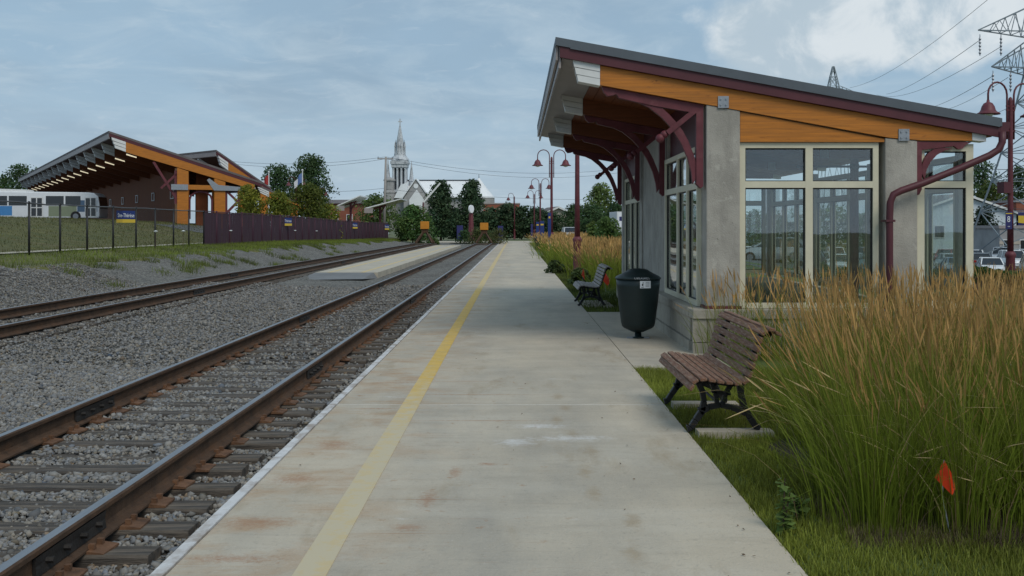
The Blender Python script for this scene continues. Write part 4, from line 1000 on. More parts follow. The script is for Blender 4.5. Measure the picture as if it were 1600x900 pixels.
# cross beam with steel ends, arch brace between the two front columns, lattice brackets
cbm = obj('cross_beam', MB().box(5.5, 9.9, -0.06, 0.02, 2.75, 3.15), 'wood', tb, world=False)
obj('steel_end', MB().box(5.0, 6.4, -0.10, -0.065, 2.70, 3.18), 'steel', cbm, world=False)
obj('steel_end', MB().prism([(8.6, 2.70), (10.9, 2.70), (10.9, 3.05), (9.0, 3.18), (8.2, 3.75), (8.0, 3.6)], 'y', -0.10, -0.065), 'steel', cbm, world=False)
for (ua, ub) in ((6.5, 8.65),):
    pts = [(ua + 0.12, 0.3, 0.2), (ua + 0.12, 0.3, 1.9)]
    for k in range(7):
        a = math.pi * k / 6; pts.append(((ua + ub) / 2 - (ub - ua - 0.24) / 2 * math.cos(a), 0.3, 1.9 + 0.7 * math.sin(a)))
    pts.append((ub - 0.12, 0.3, 0.2)); obj('arch_brace', MB().tube(pts, 0.09, 6), 'maroon', tb, world=False)
for u, s in ((5.5, -1), (9.66, 1)):
    m = MB().beam((u, 0.2, zr1(u) - 3.9), (u + s * 1.9, 0.2, zr1(u + s * 1.9) - 1.35), 0.16, 0.2).beam((u, 0.2, zr1(u) - 1.75), (u + s * 1.3, 0.2, zr1(u) - 3.0), 0.14, 0.18).beam((u + s * 0.08, 0.2, zr1(u) - 4.3), (u + s * 0.08, 0.2, zr1(u) - 1.45), 0.14, 0.18)
    obj('bracket', m, 'maroon', tb, world=False)
obj('inner_wall', MB().box(7.55, 8.6, 2.0, 2.3, -2, 4.6), 'term_wall', tb, world=False)
for k in range(6):
    v = 6 + k * 9
    fm = MB()
    for (a0, a1, b0, b1) in ((0, 1.3, 0, 0.07), (0, 1.3, 0.75, 0.82), (0, 0.07, 0.07, 0.75), (1.23, 1.3, 0.07, 0.75)): fm.box(6.38, 6.45, v + a0, v + a1, 2.1 + b0, 2.1 + b1)
    obj('hanging_sign_frame', fm, 'white_metal', tb, world=False)
shed('terminal_wing', 'second timber shed roof peeking over the bus terminal roof', (XP(338, 105), 105), ZP(234, 105), R(45), 0.58, 6.4, 9, 3, G1, [(3.2, 0.7, 0.3)], None, False)
shed('entrance_canopy', 'small orange timber canopy with sloping beam beyond the bus terminal', (XP(398, 96), 96), ZP(286, 96), R(28), 0.42, 5.6, 6, 2, 1.2, [(0.9, 0.7, 0.5), (3.8, 0.6, 0.3)], None, False, 0.2, 0.55)

# ------------------------------------------------------------------ city bus
def arc_poly(): pass
bt = thing('city_bus', 'white city bus with dark windows and blue artwork under the terminal roof', 'bus', (XP(75, 97), 97, 2.26), R(4))
LB, HB, WB = 12.2, 2.75, 2.5
xr = 4.75; xl = xr - LB
body = MB().prism([(xl, 0.32), (xr - 0.05, 0.32), (xr, 0.6), (xr, 1.6), (xr - 0.12, 2.35), (xr - 0.5, 2.68), (xr - 1.0, 2.75), (xl + 0.2, 2.85), (xl, 2.7)], 'y', 0, WB)
bo = obj('body', body, paint('bus_white', srgb(222, 226, 230)), bt, world=False, bevel=0.08)
obj('roof_unit', MB().prism([(xl + 1.0, 2.85), (xl + 5.4, 2.81), (xl + 5.2, 3.02), (xl + 1.2, 3.12)], 'y', 0.3, WB - 0.3), 'white_metal', bt, world=False)
obj('artwork', MB().box(xr - 9.9, xr - 8.05, -0.006, 0.0, 0.55, 1.45), paint('bus_blue', srgb(60, 130, 190)), bo, world=False)
obj('artwork', MB().box(xr - 4.7, xr - 2.1, -0.006, 0.0, 0.45, 1.45), paint('bus_olive', srgb(128, 138, 110)), bo, world=False)
obj('artwork', MB().box(xr - 2.05, xr - 0.2, -0.006, 0.0, 0.9, 2.0), paint('bus_navy', srgb(64, 92, 122)), bo, world=False)
lm = text_mesh('BUS', 0.55); l_ = link('lettering', lm, 'dark_glass', bo, world=False); l_.location = (xr - 11.0, -0.012, 1.0)
for (a, b) in ((-11.9, -10.2), (-10.1, -8.5), (-8.35, -6.7), (-4.95, -3.3), (-3.15, -1.75)):
    obj('window', MB().box(xr + a, xr + b, -0.014, -0.003, 1.5, 2.4), 'dark_glass', bo, world=False)
for (a, b) in ((-6.35, -5.2), (-1.35, -0.25)):
    d = obj('door', MB().box(xr + a, xr + b, -0.02, -0.004, 0.36, 2.3), 'white_metal', bo, world=False)
    for s in (0.06, 0.53):
        w = (b - a)
        for z0, z1 in ((0.5, 1.25), (1.35, 2.2)): obj('pane', MB().box(xr + a + w * s, xr + a + w * (s + 0.38), -0.026, -0.021, z0, z1), 'dark_glass', d, world=False)
obj('windshield', MB().prism([(xr + 0.003, 1.2), (xr + 0.01, 1.6), (xr - 0.11, 2.33), (xr - 0.14, 2.3), (xr - 0.02, 1.2)], 'y', 0.1, WB - 0.1), 'dark_glass', bo, world=False)
for x in (-9.6, -2.2):
    for yy in (-0.01, WB - 0.28):
        w = obj('wheel', MB().tube([(xr + x, yy, 0.48), (xr + x, yy + 0.29, 0.48)], 0.48, 18), 'tyre', bt, world=False)
        obj('rim', MB().tube([(xr + x, yy - 0.012, 0.48), (xr + x, yy + 0.02, 0.48)], 0.26, 14), 'rim', w, world=False)

# ------------------------------------------------------------------ church
CYY = 560.0; ps = F / CYY
ch = thing('church', 'large stone church with tall silver spire and pale metal roofs', 'church', (XP(625, CYY), CYY, -2))
def cpt(px, py): return ((px - 625) / ps, EYE + (CY - py) / ps + 2)
cz = lambda py: EYE + (CY - py) / ps + 2
cw = lambda dpx: dpx / ps
tw = cw(11)
obj('tower', MB().box(-tw, tw, -tw, tw, 0, cz(300)), 'church_stone', ch, world=False)
bf = obj('belfry', MB().box(-tw * 0.62, tw * 0.62, -tw * 0.62, tw * 0.62, cz(300), cz(256)), 'church_dark', ch, world=False)
for k in range(4):
    for j in range(4):
        if k in (0, 3) or j in (0, 3):
            x = -tw + 0.6 + k * (2 * tw - 1.2) / 3; y = -tw + 0.6 + j * (2 * tw - 1.2) / 3
            obj('column', MB().tube([(x, y, cz(299)), (x, y, cz(260))], 0.62, 8), 'church_grey', bf, world=False)
for z0, z1, w in ((300, 297, 1.18), (262, 257, 1.12), (257, 252, 1.24), (252, 250, 1.1)):
    obj('cornice', MB().box(-tw * w, tw * w, -tw * w, tw * w, cz(z0), cz(z1) + 0.02), 'church_grey', bf, world=False)
for k in range(3):
    x = -tw + 0.6 + (k + 0.5) * (2 * tw - 1.2) / 3
    pts = [(x - 1.0, -tw * 0.98, cz(266)), (x - 0.7, -tw * 0.98, cz(263)), (x, -tw * 0.98, cz(261.5)), (x + 0.7, -tw * 0.98, cz(263)), (x + 1.0, -tw * 0.98, cz(266))]
    obj('arch', MB().tube(pts, 0.3, 6), 'church_grey', bf, world=False)
obj('drum_roof', MB().lathe([(tw * 1.35, cz(250)), (tw * 0.85, cz(243)), (tw * 0.8, cz(240))], (0, 0, 0), 8), 'church_grey', ch, world=False)
obj('lantern', MB().lathe([(tw * 0.8, cz(240)), (tw * 0.72, cz(239)), (tw * 0.62, cz(228))], (0, 0, 0), 8), 'church_grey', ch, world=False)
sp = obj('spire', MB().lathe([(tw * 0.60, cz(228)), (tw * 0.1, cz(196)), (tw * 0.03, cz(195))], (0, 0, 0), 8), 'church_grey', ch, world=False)
for k in range(8):
    a = R(22.5 + 45 * k); x = tw * 0.74 * math.cos(a); y = tw * 0.74 * math.sin(a)
    obj('pinnacle', MB().lathe([(0.32, cz(240)), (0.32, cz(230)), (0.45, cz(229.5)), (0.05, cz(222))], (x, y, 0), 6), 'church_grey', sp, world=False)
    obj('lucarne', MB().lathe([(0.30, cz(232)), (0.02, cz(218))], (x * 0.86, y * 0.86, 0), 4), 'church_dark', sp, world=False)
obj('cross', MB().box(-0.28, 0.28, -0.2, 0.2, cz(196), cz(185.5)).box(-1.1, 1.1, -0.19, 0.19, cz(190.8), cz(189.2)), 'church_grey', ch, world=False)
for dx, y0 in ((18, 0), (-18, -2)):
    x = dx / ps
    obj('turret', MB().lathe([(1.3, 0), (1.3, cz(284)), (1.7, cz(283)), (1.2, cz(281)), (0.08, cz(251 if dx > 0 else 246))], (x, y0, 0), 8), 'church_grey', ch, world=False)
# small corner turret with open arcade left of the tower
tr_ = obj('side_turret', MB().lathe([(3.2, 0), (3.2, cz(303)), (3.5, cz(302)), (3.5, cz(300)), (2.6, cz(298)), (2.6, cz(284)), (3.3, cz(283)), (3.2, cz(281)), (0.2, cz(277))], (-15 / ps, -4, 0), 10), 'church_stone', ch, world=False)
nv = obj('nave_wall', MB().box(cpt(640, 0)[0], cpt(748, 0)[0], -6, 12, 0, cz(308)), 'church_stone', ch, world=False)
x0, x1 = cpt(634, 0)[0], cpt(748, 0)[0]
obj('nave_roof', MB().prism([(-8, cz(309)), (3, cz(282)), (14, cz(309))], 'x', x0, x1), 'church_metal', ch, world=False)
obj('ridge', MB().box(x0, x1, 2.7, 3.3, cz(282) - 0.1, cz(281) + 0.2), 'church_dark', ch, world=False)
xa = cpt(748, 0)[0]
obj('apse_roof', MB().lathe([(8.9, cz(309)), (8.4, cz(307)), (4.5, cz(294)), (0.4, cz(278))], (xa, 3, 0), 14), 'church_metal', ch, world=False)
obj('apse_wall', MB().lathe([(8.6, 0), (8.6, cz(308.5))], (xa, 3, 0), 14), 'church_stone', ch, world=False)
obj('fleche', MB().lathe([(0.3, cz(290)), (0.12, cz(272))], (xa, 3, 0), 6), 'church_dark', ch, world=False)
# transept gable facing the station
gx0, gxm, gx1 = cpt(632, 0)[0], cpt(653, 0)[0], cpt(674, 0)[0]
obj('transept_wall', MB().prism([(gx0 + 0.8, 0), (gx1 - 0.8, 0), (gx1 - 0.8, cz(311)), (gxm, cz(282.5)), (gx0 + 0.8, cz(311))], 'y', -11.0, 3), 'church_stone', ch, world=False)
obj('transept_roof', MB().prism([(gx0, cz(311.5)), (gxm, cz(281.5)), (gxm, cz(280)), (gx0 - 0.6, cz(310.5))], 'y', -11.6, 4).prism([(gxm, cz(281.5)), (gx1, cz(311.5)), (gx1 + 0.6, cz(310.5)), (gxm, cz(280))], 'y', -11.6, 4), 'church_metal', ch, world=False)
obj('rose_window', MB().tube([(gxm, -11.0, cz(292)), (gxm, -11.3, cz(292))], 1.3, 14), 'church_metal', ch, world=False)
obj('porch_gable', MB().prism([(gxm - 3.2, 0), (gxm + 4.4, 0), (gxm + 4.4, cz(313)), (gxm + 0.6, cz(298)), (gxm - 3.2, cz(313))], 'y', -14.5, -11.0), 'church_metal', ch, world=False)
obj('aisle_roof', MB().prism([(cpt(618, 0)[0], cz(310)), (cpt(636, 0)[0], cz(310)), (cpt(640, 0)[0], cz(285)), (cpt(628, 0)[0], cz(290))], 'y', -7, 6), 'church_metal', ch, world=False)

# ------------------------------------------------------------------ other buildings
def house(name, label, cx, Y, w, d, z0, ze, zr_, wallm, roofm, rz=0, gable_front=True, wins=()):
    t = thing(name, label, 'house', (cx, Y, z0), rz)
    e, r = ze - z0, zr_ - z0
    if gable_front:
        obj('wall', MB().prism([(-w / 2, 0), (w / 2, 0), (w / 2, e), (0, r - 0.1), (-w / 2, e)], 'y', 0, d), wallm, t, world=False)
        o = 0.5; k = (r - e) / (w / 2)
        obj('roof', MB().prism([(-w / 2 - o, e - k * o), (0, r), (0, r + 0.28), (-w / 2 - o, e - k * o + 0.28)], 'y', -0.5, d + 0.5).prism([(0, r), (w / 2 + o, e - k * o), (w / 2 + o, e - k * o + 0.28), (0, r + 0.28)], 'y', -0.5, d + 0.5), roofm, t, world=False)
        obj('bargeboard', MB().prism([(-w / 2 - o, e - k * o - 0.02), (0, r - 0.02), (0, r + 0.3), (-w / 2 - o, e - k * o + 0.3)], 'y', -0.6, -0.51).prism([(0, r - 0.02), (w / 2 + o, e - k * o - 0.02), (w / 2 + o, e - k * o + 0.3), (0, r + 0.3)], 'y', -0.6, -0.51), 'white_metal', t, world=False)
    else:
        obj('wall', MB().box(-w / 2, w / 2, 0, d, 0, e), wallm, t, world=False)
        obj('roof', MB().prism([(-0.6, e), (d / 2, r), (d + 0.6, e)], 'x', -w / 2 - 0.5, w / 2 + 0.5), roofm, t, world=False)
    for (x, z, ww, hh) in wins:
        f = obj('window', MB().box(x - ww / 2, x + ww / 2, -0.08, -0.003, z, z + hh), 'white_metal', t, world=False)
        obj('pane', MB().box(x - ww / 2 + 0.12, x + ww / 2 - 0.12, -0.1, -0.082, z + 0.12, z + hh - 0.12), 'dark_glass', f, world=False)
    return t
house('gabled_house', 'pale blue-white gabled house beyond the parking lot', XP(1505, 150), 150, 17.5, 14, -2.1, ZP(338, 150), ZP(305, 150), 'siding', 'house_roof', R(0), True, [(-3.5, 2.2, 1.6, 1.9), (1.0, 2.2, 1.6, 1.9), (4.2, 0.8, 3.0, 1.2), (-6.6, 2.2, 1.4, 1.8)])
house('bungalow', 'grey-roofed house half hidden by trees beyond the platform lamps', XP(872, 175), 175, 9.5, 11, 0, ZP(345, 175), ZP(325, 175), 'house_wall', 'house_roof', R(8), True, [(-2, 0.9, 1.3, 1.3), (2, 0.9, 1.3, 1.3)])
house('terrace_house', 'small brick terrace with grey roof left of the utility pole', XP(524, 190), 190, 8.5, 9, 0, ZP(318, 190), ZP(311, 190), 'brick', 'house_roof', R(-12), False, [(-2.8, 2.5, 1.2, 1.6), (0, 2.5, 1.2, 1.6), (2.8, 2.5, 1.2, 1.6)])
house('white_bungalow', 'low white house behind the far end of the purple fence', XP(572, 210), 210, 9, 8, 0, ZP(342, 210), ZP(331, 210), 'siding', 'house_roof', R(6), False, [(-2, 0.8, 1.4, 1.2), (2, 0.8, 1.4, 1.2)])
def block_building(name, label, px0, px1, py0, Y, d, z0, wallm, bands, wins):
    x0, x1 = XP(px0, Y), XP(px1, Y); h = ZP(py0, Y) - z0
    t = thing(name, label, 'building', ((x0 + x1) / 2, Y, z0)); w = (x1 - x0) / 2
    obj('wall', MB().box(-w, w, 0, d, 0, h), wallm, t, world=False)
    obj('parapet', MB().box(-w - 0.15, w + 0.15, -0.15, d, h, h + 0.35), 'eave_metal', t, world=False)
    for b in bands: obj('band', MB().box(-w - 0.05, w + 0.05, -0.06, -0.003, h * b, h * b + 0.35), 'house_wall', t, world=False)
    nx, nz = wins
    for i in range(nx):
        for k in range(nz):
            x = -w + (i + 0.5) * 2 * w / nx; z = 1.0 + k * (h - 1) / nz
            f = obj('window', MB().box(x - 0.6, x + 0.6, -0.05, -0.003, z, z + 1.4), 'white_metal', t, world=False)
            obj('pane', MB().box(x - 0.5, x + 0.5, -0.065, -0.052, z + 0.1, z + 1.3), 'dark_glass', f, world=False)
block_building('brick_building', 'long flat red brick building behind the trees below the church', 755, 812, 319, 300, 14, 0, 'brick', (0.82, 0.6), (7, 2))
block_building('concrete_shed', 'low grey concrete utility building at the right behind the parked cars', 1562, 1640, 357, 118, 8, -2.1, 'church_stone', (0.5,), (3, 1))
block_building('brick_store', 'red brick building with pale roof edge beyond the transmission tower', 1588, 1680, 316, 150, 12, -2.1, 'brick', (0.75,), (5, 2))
block_building('strip_mall', 'long pale flat-roofed building far beyond the parking lot', 1180, 1380, 338, 230, 14, -2.1, 'siding', (0.8,), (12, 1))

# station canopies: butterfly roofs on a post
def canopy(px, py, Y, wl, wr, tilt, label):
    x = XP(px, Y); z0 = 0.3; h = ZP(py, Y) - z0
    t = thing('wing_canopy', label, 'canopy', (x, Y, z0))
    obj('post', MB().tube([(0, 0, 0), (0, 0, h)], 0.16, 8), 'maroon', t, world=False)
    obj('head', MB().beam((-0.8, 0, h - 0.35), (0.8, 0, h + 0.1), 0.3, 0.2).beam((0, 0, h - 1.1), (0.6, 0, h), 0.15, 0.15), 'maroon', t, world=False)
    obj('roof', MB().prism([(-wl, h - tilt * wl), (wr, h + tilt * wr), (wr, h + tilt * wr + 0.14), (-wl, h - tilt * wl + 0.16)], 'y', -2.5, 5), 'white_metal', t, world=False)
    obj('drop_panel', MB().box(-wl - 0.02, -wl + 1.1, -2.6, -2.51, h - tilt * wl - 0.5, h - tilt * wl + 0.14), 'eave_metal', t, world=False)
canopy(548, 316, 135, 1.5, 1.6, 0.44, 'tilted white canopy on a maroon post, left of the utility pole')
canopy(594, 322, 135, 1.7, 3.0, 0.27, 'tilted white canopy on a maroon post, just left of the church')
t = thing('leaning_barrier', 'raised white barrier arm slanting up in front of the church', 'barrier', (XP(660, 128), 128, 0))
obj('arm', MB().beam((0, 0, ZP(318, 128)), (XP(684, 128) - XP(656, 128), 0, ZP(286, 128)), 0.14, 0.2), 'white_metal', t, world=False)
obj('post', MB().tube([(0.1, 0, 0), (0.1, 0, ZP(316, 128))], 0.1, 8), 'maroon', t, world=False)

# ------------------------------------------------------------------ buffer stops, crossing furniture
def buffer(x, y, zt_, label):
    t = thing('buffer_stop', label, 'buffer stop', (x, y, zt_ - 0.17), group='track-end buffer stops')
    for s in (-1, 1):
        obj('rail_leg', MB().beam((s * 0.75, -0.6, 0.17), (s * 0.12, 0.5, 1.2), 0.12, 0.16), 'rust', t, world=False)
        obj('rail_leg', MB().beam((s * 0.75, 1.6, 0.17), (s * 0.12, 0.55, 1.2), 0.12, 0.16), 'rust', t, world=False)
    obj('upright', MB().box(-0.3, 0.3, 0.4, 0.6, 1.1, 1.6), 'rust', t, world=False)
    obj('yellow_board', MB().box(-0.40, 0.40, 0.28, 0.39, 1.45, 2.15), 'buffer_yellow', t, world=False, bevel=0.03)
    obj('cross_tie', MB().box(-1.2, 1.2, -0.9, -0.65, -0.05, 0.16), 'tie', t, world=False)
buffer(-8.35, 93.5, 0.25, 'yellow-boarded rusty buffer stop at the end of the left track')
buffer(-3.09, 99.5, 0.15, 'yellow-boarded rusty buffer stop ending the track beside the platform')
t = thing('crossing_post', 'maroon post with round white disc beyond the buffer stops', 'post', (XP(736, 124), 124, 0))
obj('pedestal', MB().lathe([(0.55, 0), (0.5, 0.4), (0.32, 1.6), (0.26, 3.2), (0.3, 3.3), (0.05, 3.5)], (0, 0, 0), 8), 'maroon', t, world=False)
obj('disc', MB().tube([(-0.05, -0.3, 3.9), (0.12, -0.4, 3.9)], 0.48, 18), 'sign_white', t, world=False)
obj('arm', MB().tube([(0, 0, 3.3), (0, -0.3, 3.9), (0, -0.3, 4.4)], 0.08, 8), 'maroon', t, world=False)
def panel(px, Y, w, h, z0, label, m='sign_navy', head=False):
    x = XP(px, Y); zg = float(gz(x, Y))
    t = thing('information_panel', label, 'sign panel', (x, Y, zg), group='blue panels along the platform')
    obj('post', MB().box(-w / 2, -w / 2 + 0.08, 0.0, 0.08, 0, z0).box(w / 2 - 0.08, w / 2, 0, 0.08, 0, z0), 'steel', t, world=False)
    b = obj('board', MB().box(-w / 2, w / 2, 0, 0.12, z0, z0 + h), m, t, world=False, bevel=0.015)
    if head: obj('band', MB().box(-w / 2 + 0.05, w / 2 - 0.05, -0.01, -0.002, z0 + h - 0.35, z0 + h - 0.22), 'sign_yellow', b, world=False)
panel(718.5, 118, 0.7, 1.7, 0.2, 'violet-blue panel left of the buffer stop planting')
panel(782, 118, 0.6, 1.6, 0.25, 'violet-blue panel right of the buffer stop planting')
panel(847, 84, 0.34, 1.6, 0.6, 'widest blue panel among the platform lamp posts', 'sign_blue', True)
panel(840, 96, 0.3, 1.5, 0.7, 'slim blue panel left of the widest one by the lamps', 'sign_blue', True)
panel(858.5, 64, 0.2, 1.7, 0.9, 'slim tall blue panel beside the second lamp post', 'sign_blue', True)
panel(831, 128, 0.25, 1.5, 0.6, 'farthest slim blue panel at the end of the platform', 'sign_navy')
t = thing('small_litter_bin', 'small dark bin far down the platform edge by the blue panels', 'litter bin', (XP(840.5, 78), 78, -0.02))
obj('body', MB().lathe([(0.22, 0), (0.24, 0.1), (0.27, 0.85)], (0, 0, 0), 14), 'bin', t, world=False); obj('lid', MB().lathe([(0.29, 0.85), (0.28, 0.92), (0.05, 1.05)], (0, 0, 0), 14), 'bin', t, world=False)
# row sign "8" by the right-hand lamp
t = thing('row_sign', 'blue parking row sign with white number eight and yellow band', 'sign', (XP(1576.5, 31.8), 31.8, ZP(358, 31.8)))
obj('board', MB().box(-0.1, 0.1, 0, 0.02, 0, 0.54), 'sign_navy', t, world=False)
obj('yellow_band', MB().box(-0.1, 0.1, -0.004, -0.001, 0.47, 0.50), 'sign_yellow', t, world=False)
lm = text_mesh('8', 0.26); l_ = link('lettering', lm, 'sign_white', t, world=False); l_.location = (-0.01, -0.006, 0.30); l_.scale = (0.8, 1, 1)
lm = text_mesh('NB', 0.05); l_ = link('lettering', lm, 'sign_white', t, world=False); l_.location = (-0.01, -0.006, 0.08)
t2 = thing('row_sign', 'blue and yellow sign at the extreme right edge behind the lamp post', 'sign', (XP(1597, 31.9), 31.9, ZP(352, 31.9)))
obj('board', MB().box(-0.12, 0.16, 0, 0.02, 0, 0.4), 'sign_navy', t2, world=False); obj('yellow_face', MB().prism([(-0.12, 0.08), (0.16, 0.05), (0.16, 0.3), (-0.12, 0.3)], 'y', -0.006, -0.001), 'sign_yellow', t2, world=False)

# ------------------------------------------------------------------ poles, flagpoles, wires
def wire(a, b, sag, r, label):
    a = Vector(a); b = Vector(b); pts = []
    for k in range(17):
        s = k / 16; p = a.lerp(b, s); p.z -= sag * 4 * s * (1 - s); pts.append(p)
    o = obj('overhead_wire', MB().tube(pts, r, 4), 'wire'); tag(o, label, 'wire'); return o
UY = 145; up = P(603, 245, UY)
t = thing('utility_pole', 'tall pale wooden utility pole in front of the church', 'utility pole', (up.x - 0.2, UY, 0))
obj('pole', MB().tube([(-0.1, 0, 0), (0.2, 0, up.z)], [0.24, 0.14], 10), 'pole_wood', t, True, world=False)
obj('crossarm', MB().box(-1.0, 1.2, -0.08, 0.08, up.z - 0.35, up.z - 0.2), 'pole_wood', t, world=False)
for dx in (-0.9, 0.2, 1.1): obj('insulator', MB().lathe([(0.05, up.z - 0.2), (0.08, up.z - 0.1), (0.03, up.z + 0.05)], (dx, 0, 0), 6), 'steel', t, world=False)
wr = 0.02
wire(up, P(340, 250, 160), 0.8, wr, 'upper power wire running left from the utility pole')
wire(P(603, 248, UY), P(340, 253, 160), 1.0, wr, 'second power wire just below, running left from the utility pole')
wire(up, P(980, 262, 180), 1.6, wr, 'upper power wire running right from the utility pole')
wire(P(603, 248, UY), P(980, 268, 180), 1.8, wr, 'lower power wire running right from the utility pole')
wire(P(602, 294, UY), P(460, 298, 160), 0.3, wr, 'lower cable from the utility pole towards the tall dark tree')
wire(P(603, 296, UY), P(1000, 311, 190), 0.6, wr, 'low cable crossing in front of the church to the right')
for (px, py, Y, col, lab) in ((420, 270, 118, 'flag_red', 'white flagpole with limp red and white flag near the terminal'), (472.5, 267, 116, 'flag_blue', 'white flagpole with limp blue flag before the tall tree')):
    v = P(px, py, Y); t = thing('flagpole', lab, 'flagpole', (v.x, Y, 1))
    obj('pole', MB().tube([(0, 0, 0), (0, 0, v.z - 1)], [0.09, 0.06], 8), 'white_metal', t, world=False); h = v.z - 1
    obj('ball', MB().ball((0, 0, h + 0.08), 0.12, 8), 'white_metal', t, world=False)
    s = -1
    f1 = obj('flag_cloth', MB().add([(0, 0, h - 0.2), (s * 0.35, -0.15, h - 0.45), (s * 0.6, 0.1, h - 0.9), (s * 0.55, 0, h - 1.7), (s * 0.25, -0.1, h - 1.4), (0, 0, h - 1.3)], [(0, 1, 4, 5), (1, 2, 3, 4)]), col, t, world=False)
    sd_ = f1.modifiers.new('thick', 'SOLIDIFY'); sd_.thickness = 0.01
    f2 = obj('white_field', MB().add([(s * 0.5, 0.0, h - 0.85), (s * 0.95, -0.1, h - 1.3), (s * 0.9, 0.05, h - 2.0), (s * 0.45, -0.02, h - 1.65)], [(0, 1, 2, 3)]), 'sign_white', f1, world=False)
    sd_ = f2.modifiers.new('thick', 'SOLIDIFY'); sd_.thickness = 0.01

# transmission towers
def lattice_tower(label, cx, cy, zb, secs, arms, bw, rz=0.0):
    """secs: list of (z, half width); arms: (z, reach, drop)"""
    t = thing('transmission_tower', label, 'transmission tower', (cx, cy, zb), rz)
    legs = []
    for sx, sy in ((-1, -1), (1, -1), (1, 1), (-1, 1)):
        m = MB()
        for (z0, w0), (z1, w1) in zip(secs[:-1], secs[1:]): m.beam((sx * w0, sy * w0, z0), (sx * w1, sy * w1, z1), bw, bw, up=(1, 0.3, 0))
        obj('leg', m, 'tower_steel', t, world=False)
    m = MB(); C_ = [(-1, -1), (1, -1), (1, 1), (-1, 1)]
    for (z0, w0), (z1, w1) in zip(secs[:-1], secs[1:]):
        for k in range(4):
            a = C_[k]; b = C_[(k + 1) % 4]
            m.beam((a[0] * w0, a[1] * w0, z0), (b[0] * w1, b[1] * w1, z1), bw * 0.6, bw * 0.6); m.beam((b[0] * w0, b[1] * w0, z0), (a[0] * w1, a[1] * w1, z1), bw * 0.6, bw * 0.6)
            m.beam((a[0] * w1, a[1] * w1, z1), (b[0] * w1, b[1] * w1, z1), bw * 0.6, bw * 0.6)
    obj('bracing', m, 'tower_steel', t, world=False)
    for (z, reach, rise, w) in arms:
        for s in (-1, 1):
            m = MB(); tip = (s * reach, 0, z + rise * 0.15)
            for yy in (-w, w):
                m.beam((s * w, yy, z), tip, bw * 0.8, bw * 0.8); m.beam((s * w, yy, z + rise), tip, bw * 0.8, bw * 0.8)
                n = 5
                for k in range(1, n):
                    f = k / n; f2 = (k - 0.5) / n
                    lo = (s * (w + (reach - w) * f), yy * (1 - f), z + rise * 0.15 * f); hi = (s * (w + (reach - w) * f2), yy * (1 - f2), z + rise * (1 - f2) + rise * 0.15 * f2)
                    lo2 = (s * (w + (reach - w) * (f - 1 / n)), yy * (1 - f + 1 / n), z + rise * 0.15 * (f - 1 / n))
                    m.beam(lo, hi, bw * 0.45, bw * 0.45); m.beam(hi, lo2, bw * 0.45, bw * 0.45)
                    if yy > 0: m.beam(lo, (lo[0], -lo[1], lo[2]), bw * 0.45, bw * 0.45)
            a = obj('cross_arm', m, 'tower_steel', t, world=False)
            for f in (0.98, 0.72):
                x = s * reach * f
                if s < 0: obj('insulator', MB().lathe([(0.05, z - 2.0)] + [(0.14 if k % 2 else 0.05, z - 1.9 + k * 0.17) for k in range(11)] + [(0.04, z + 0.1)], (x, 0, 0), 6), 'steel', a, world=False)
    return t
TY = 100.0; tcx = XP(1655, TY)
zpt = lambda py: ZP(py, TY) + 2.1
pxm = TY / F
lattice_tower('tall steel lattice transmission tower rising at the right edge', tcx, TY, -2.1,
              [(0, 6.6), (zpt(330), 5.3), (zpt(280), 4.5), (zpt(235), 3.85), (zpt(195), 3.3), (zpt(155), 2.8), (zpt(115), 2.35), (zpt(60), 1.9), (zpt(0), 1.5), (zpt(-60), 1.1)],
              [(zpt(112), 6.6, zpt(60) - zpt(112), 2.3), (zpt(55), 7.9, zpt(2) - zpt(55), 1.8)], 0.13, 0.0)
FY2 = 330.0
zf = lambda py: ZP(py, FY2) + 2
lattice_tower('tiny distant pylon whose tip shows above the shelter roof', XP(1302, FY2), FY2, -2, [(0, 5), (zf(200), 2.8), (zf(160), 2.0), (zf(135), 1.45), (zf(120), 0.9), (zf(104), 0.25)], [(zf(150), 9, 3, 1.7), (zf(180), 9, 3, 2.2)], 0.22)
zw = ZP(57, TY)
wire((tcx - 7.7, TY, ZP(62, TY)), P(1385, 147, 300), 1.0, 0.035, 'power line from the upper tower arm dipping to the shelter roof')
wire((tcx - 5.6, TY, ZP(72, TY)), P(1370, 148, 300), 2.2, 0.03, 'slacker power line under the upper tower arm')
wire(P(1600, -48, TY), P(1328, 137, 300), 2.2, 0.035, 'highest power line crossing the sky at the upper right')
wire((tcx - 6.4, TY, ZP(118, TY)), P(1440, 170, 300), 0.8, 0.035, 'power line from the lower tower arm towards the roof edge')
wire((tcx - 5.0, TY, ZP(121, TY)), P(1450, 172, 300), 1.4, 0.03, 'slack power line below the lower tower arm')
wire(P(1612, 150, TY), P(1530, 185, 200), 0.3, 0.03, 'short power line behind the right-hand lamp head')
wire(P(1520, 263, 110), P(1640, 264, 110), 0.1, 0.03, 'cable crossing in front of the right-hand trees')
wire(P(1530, 324, 108), P(1640, 326, 108), 0.1, 0.03, 'cable crossing in front of the gabled house')

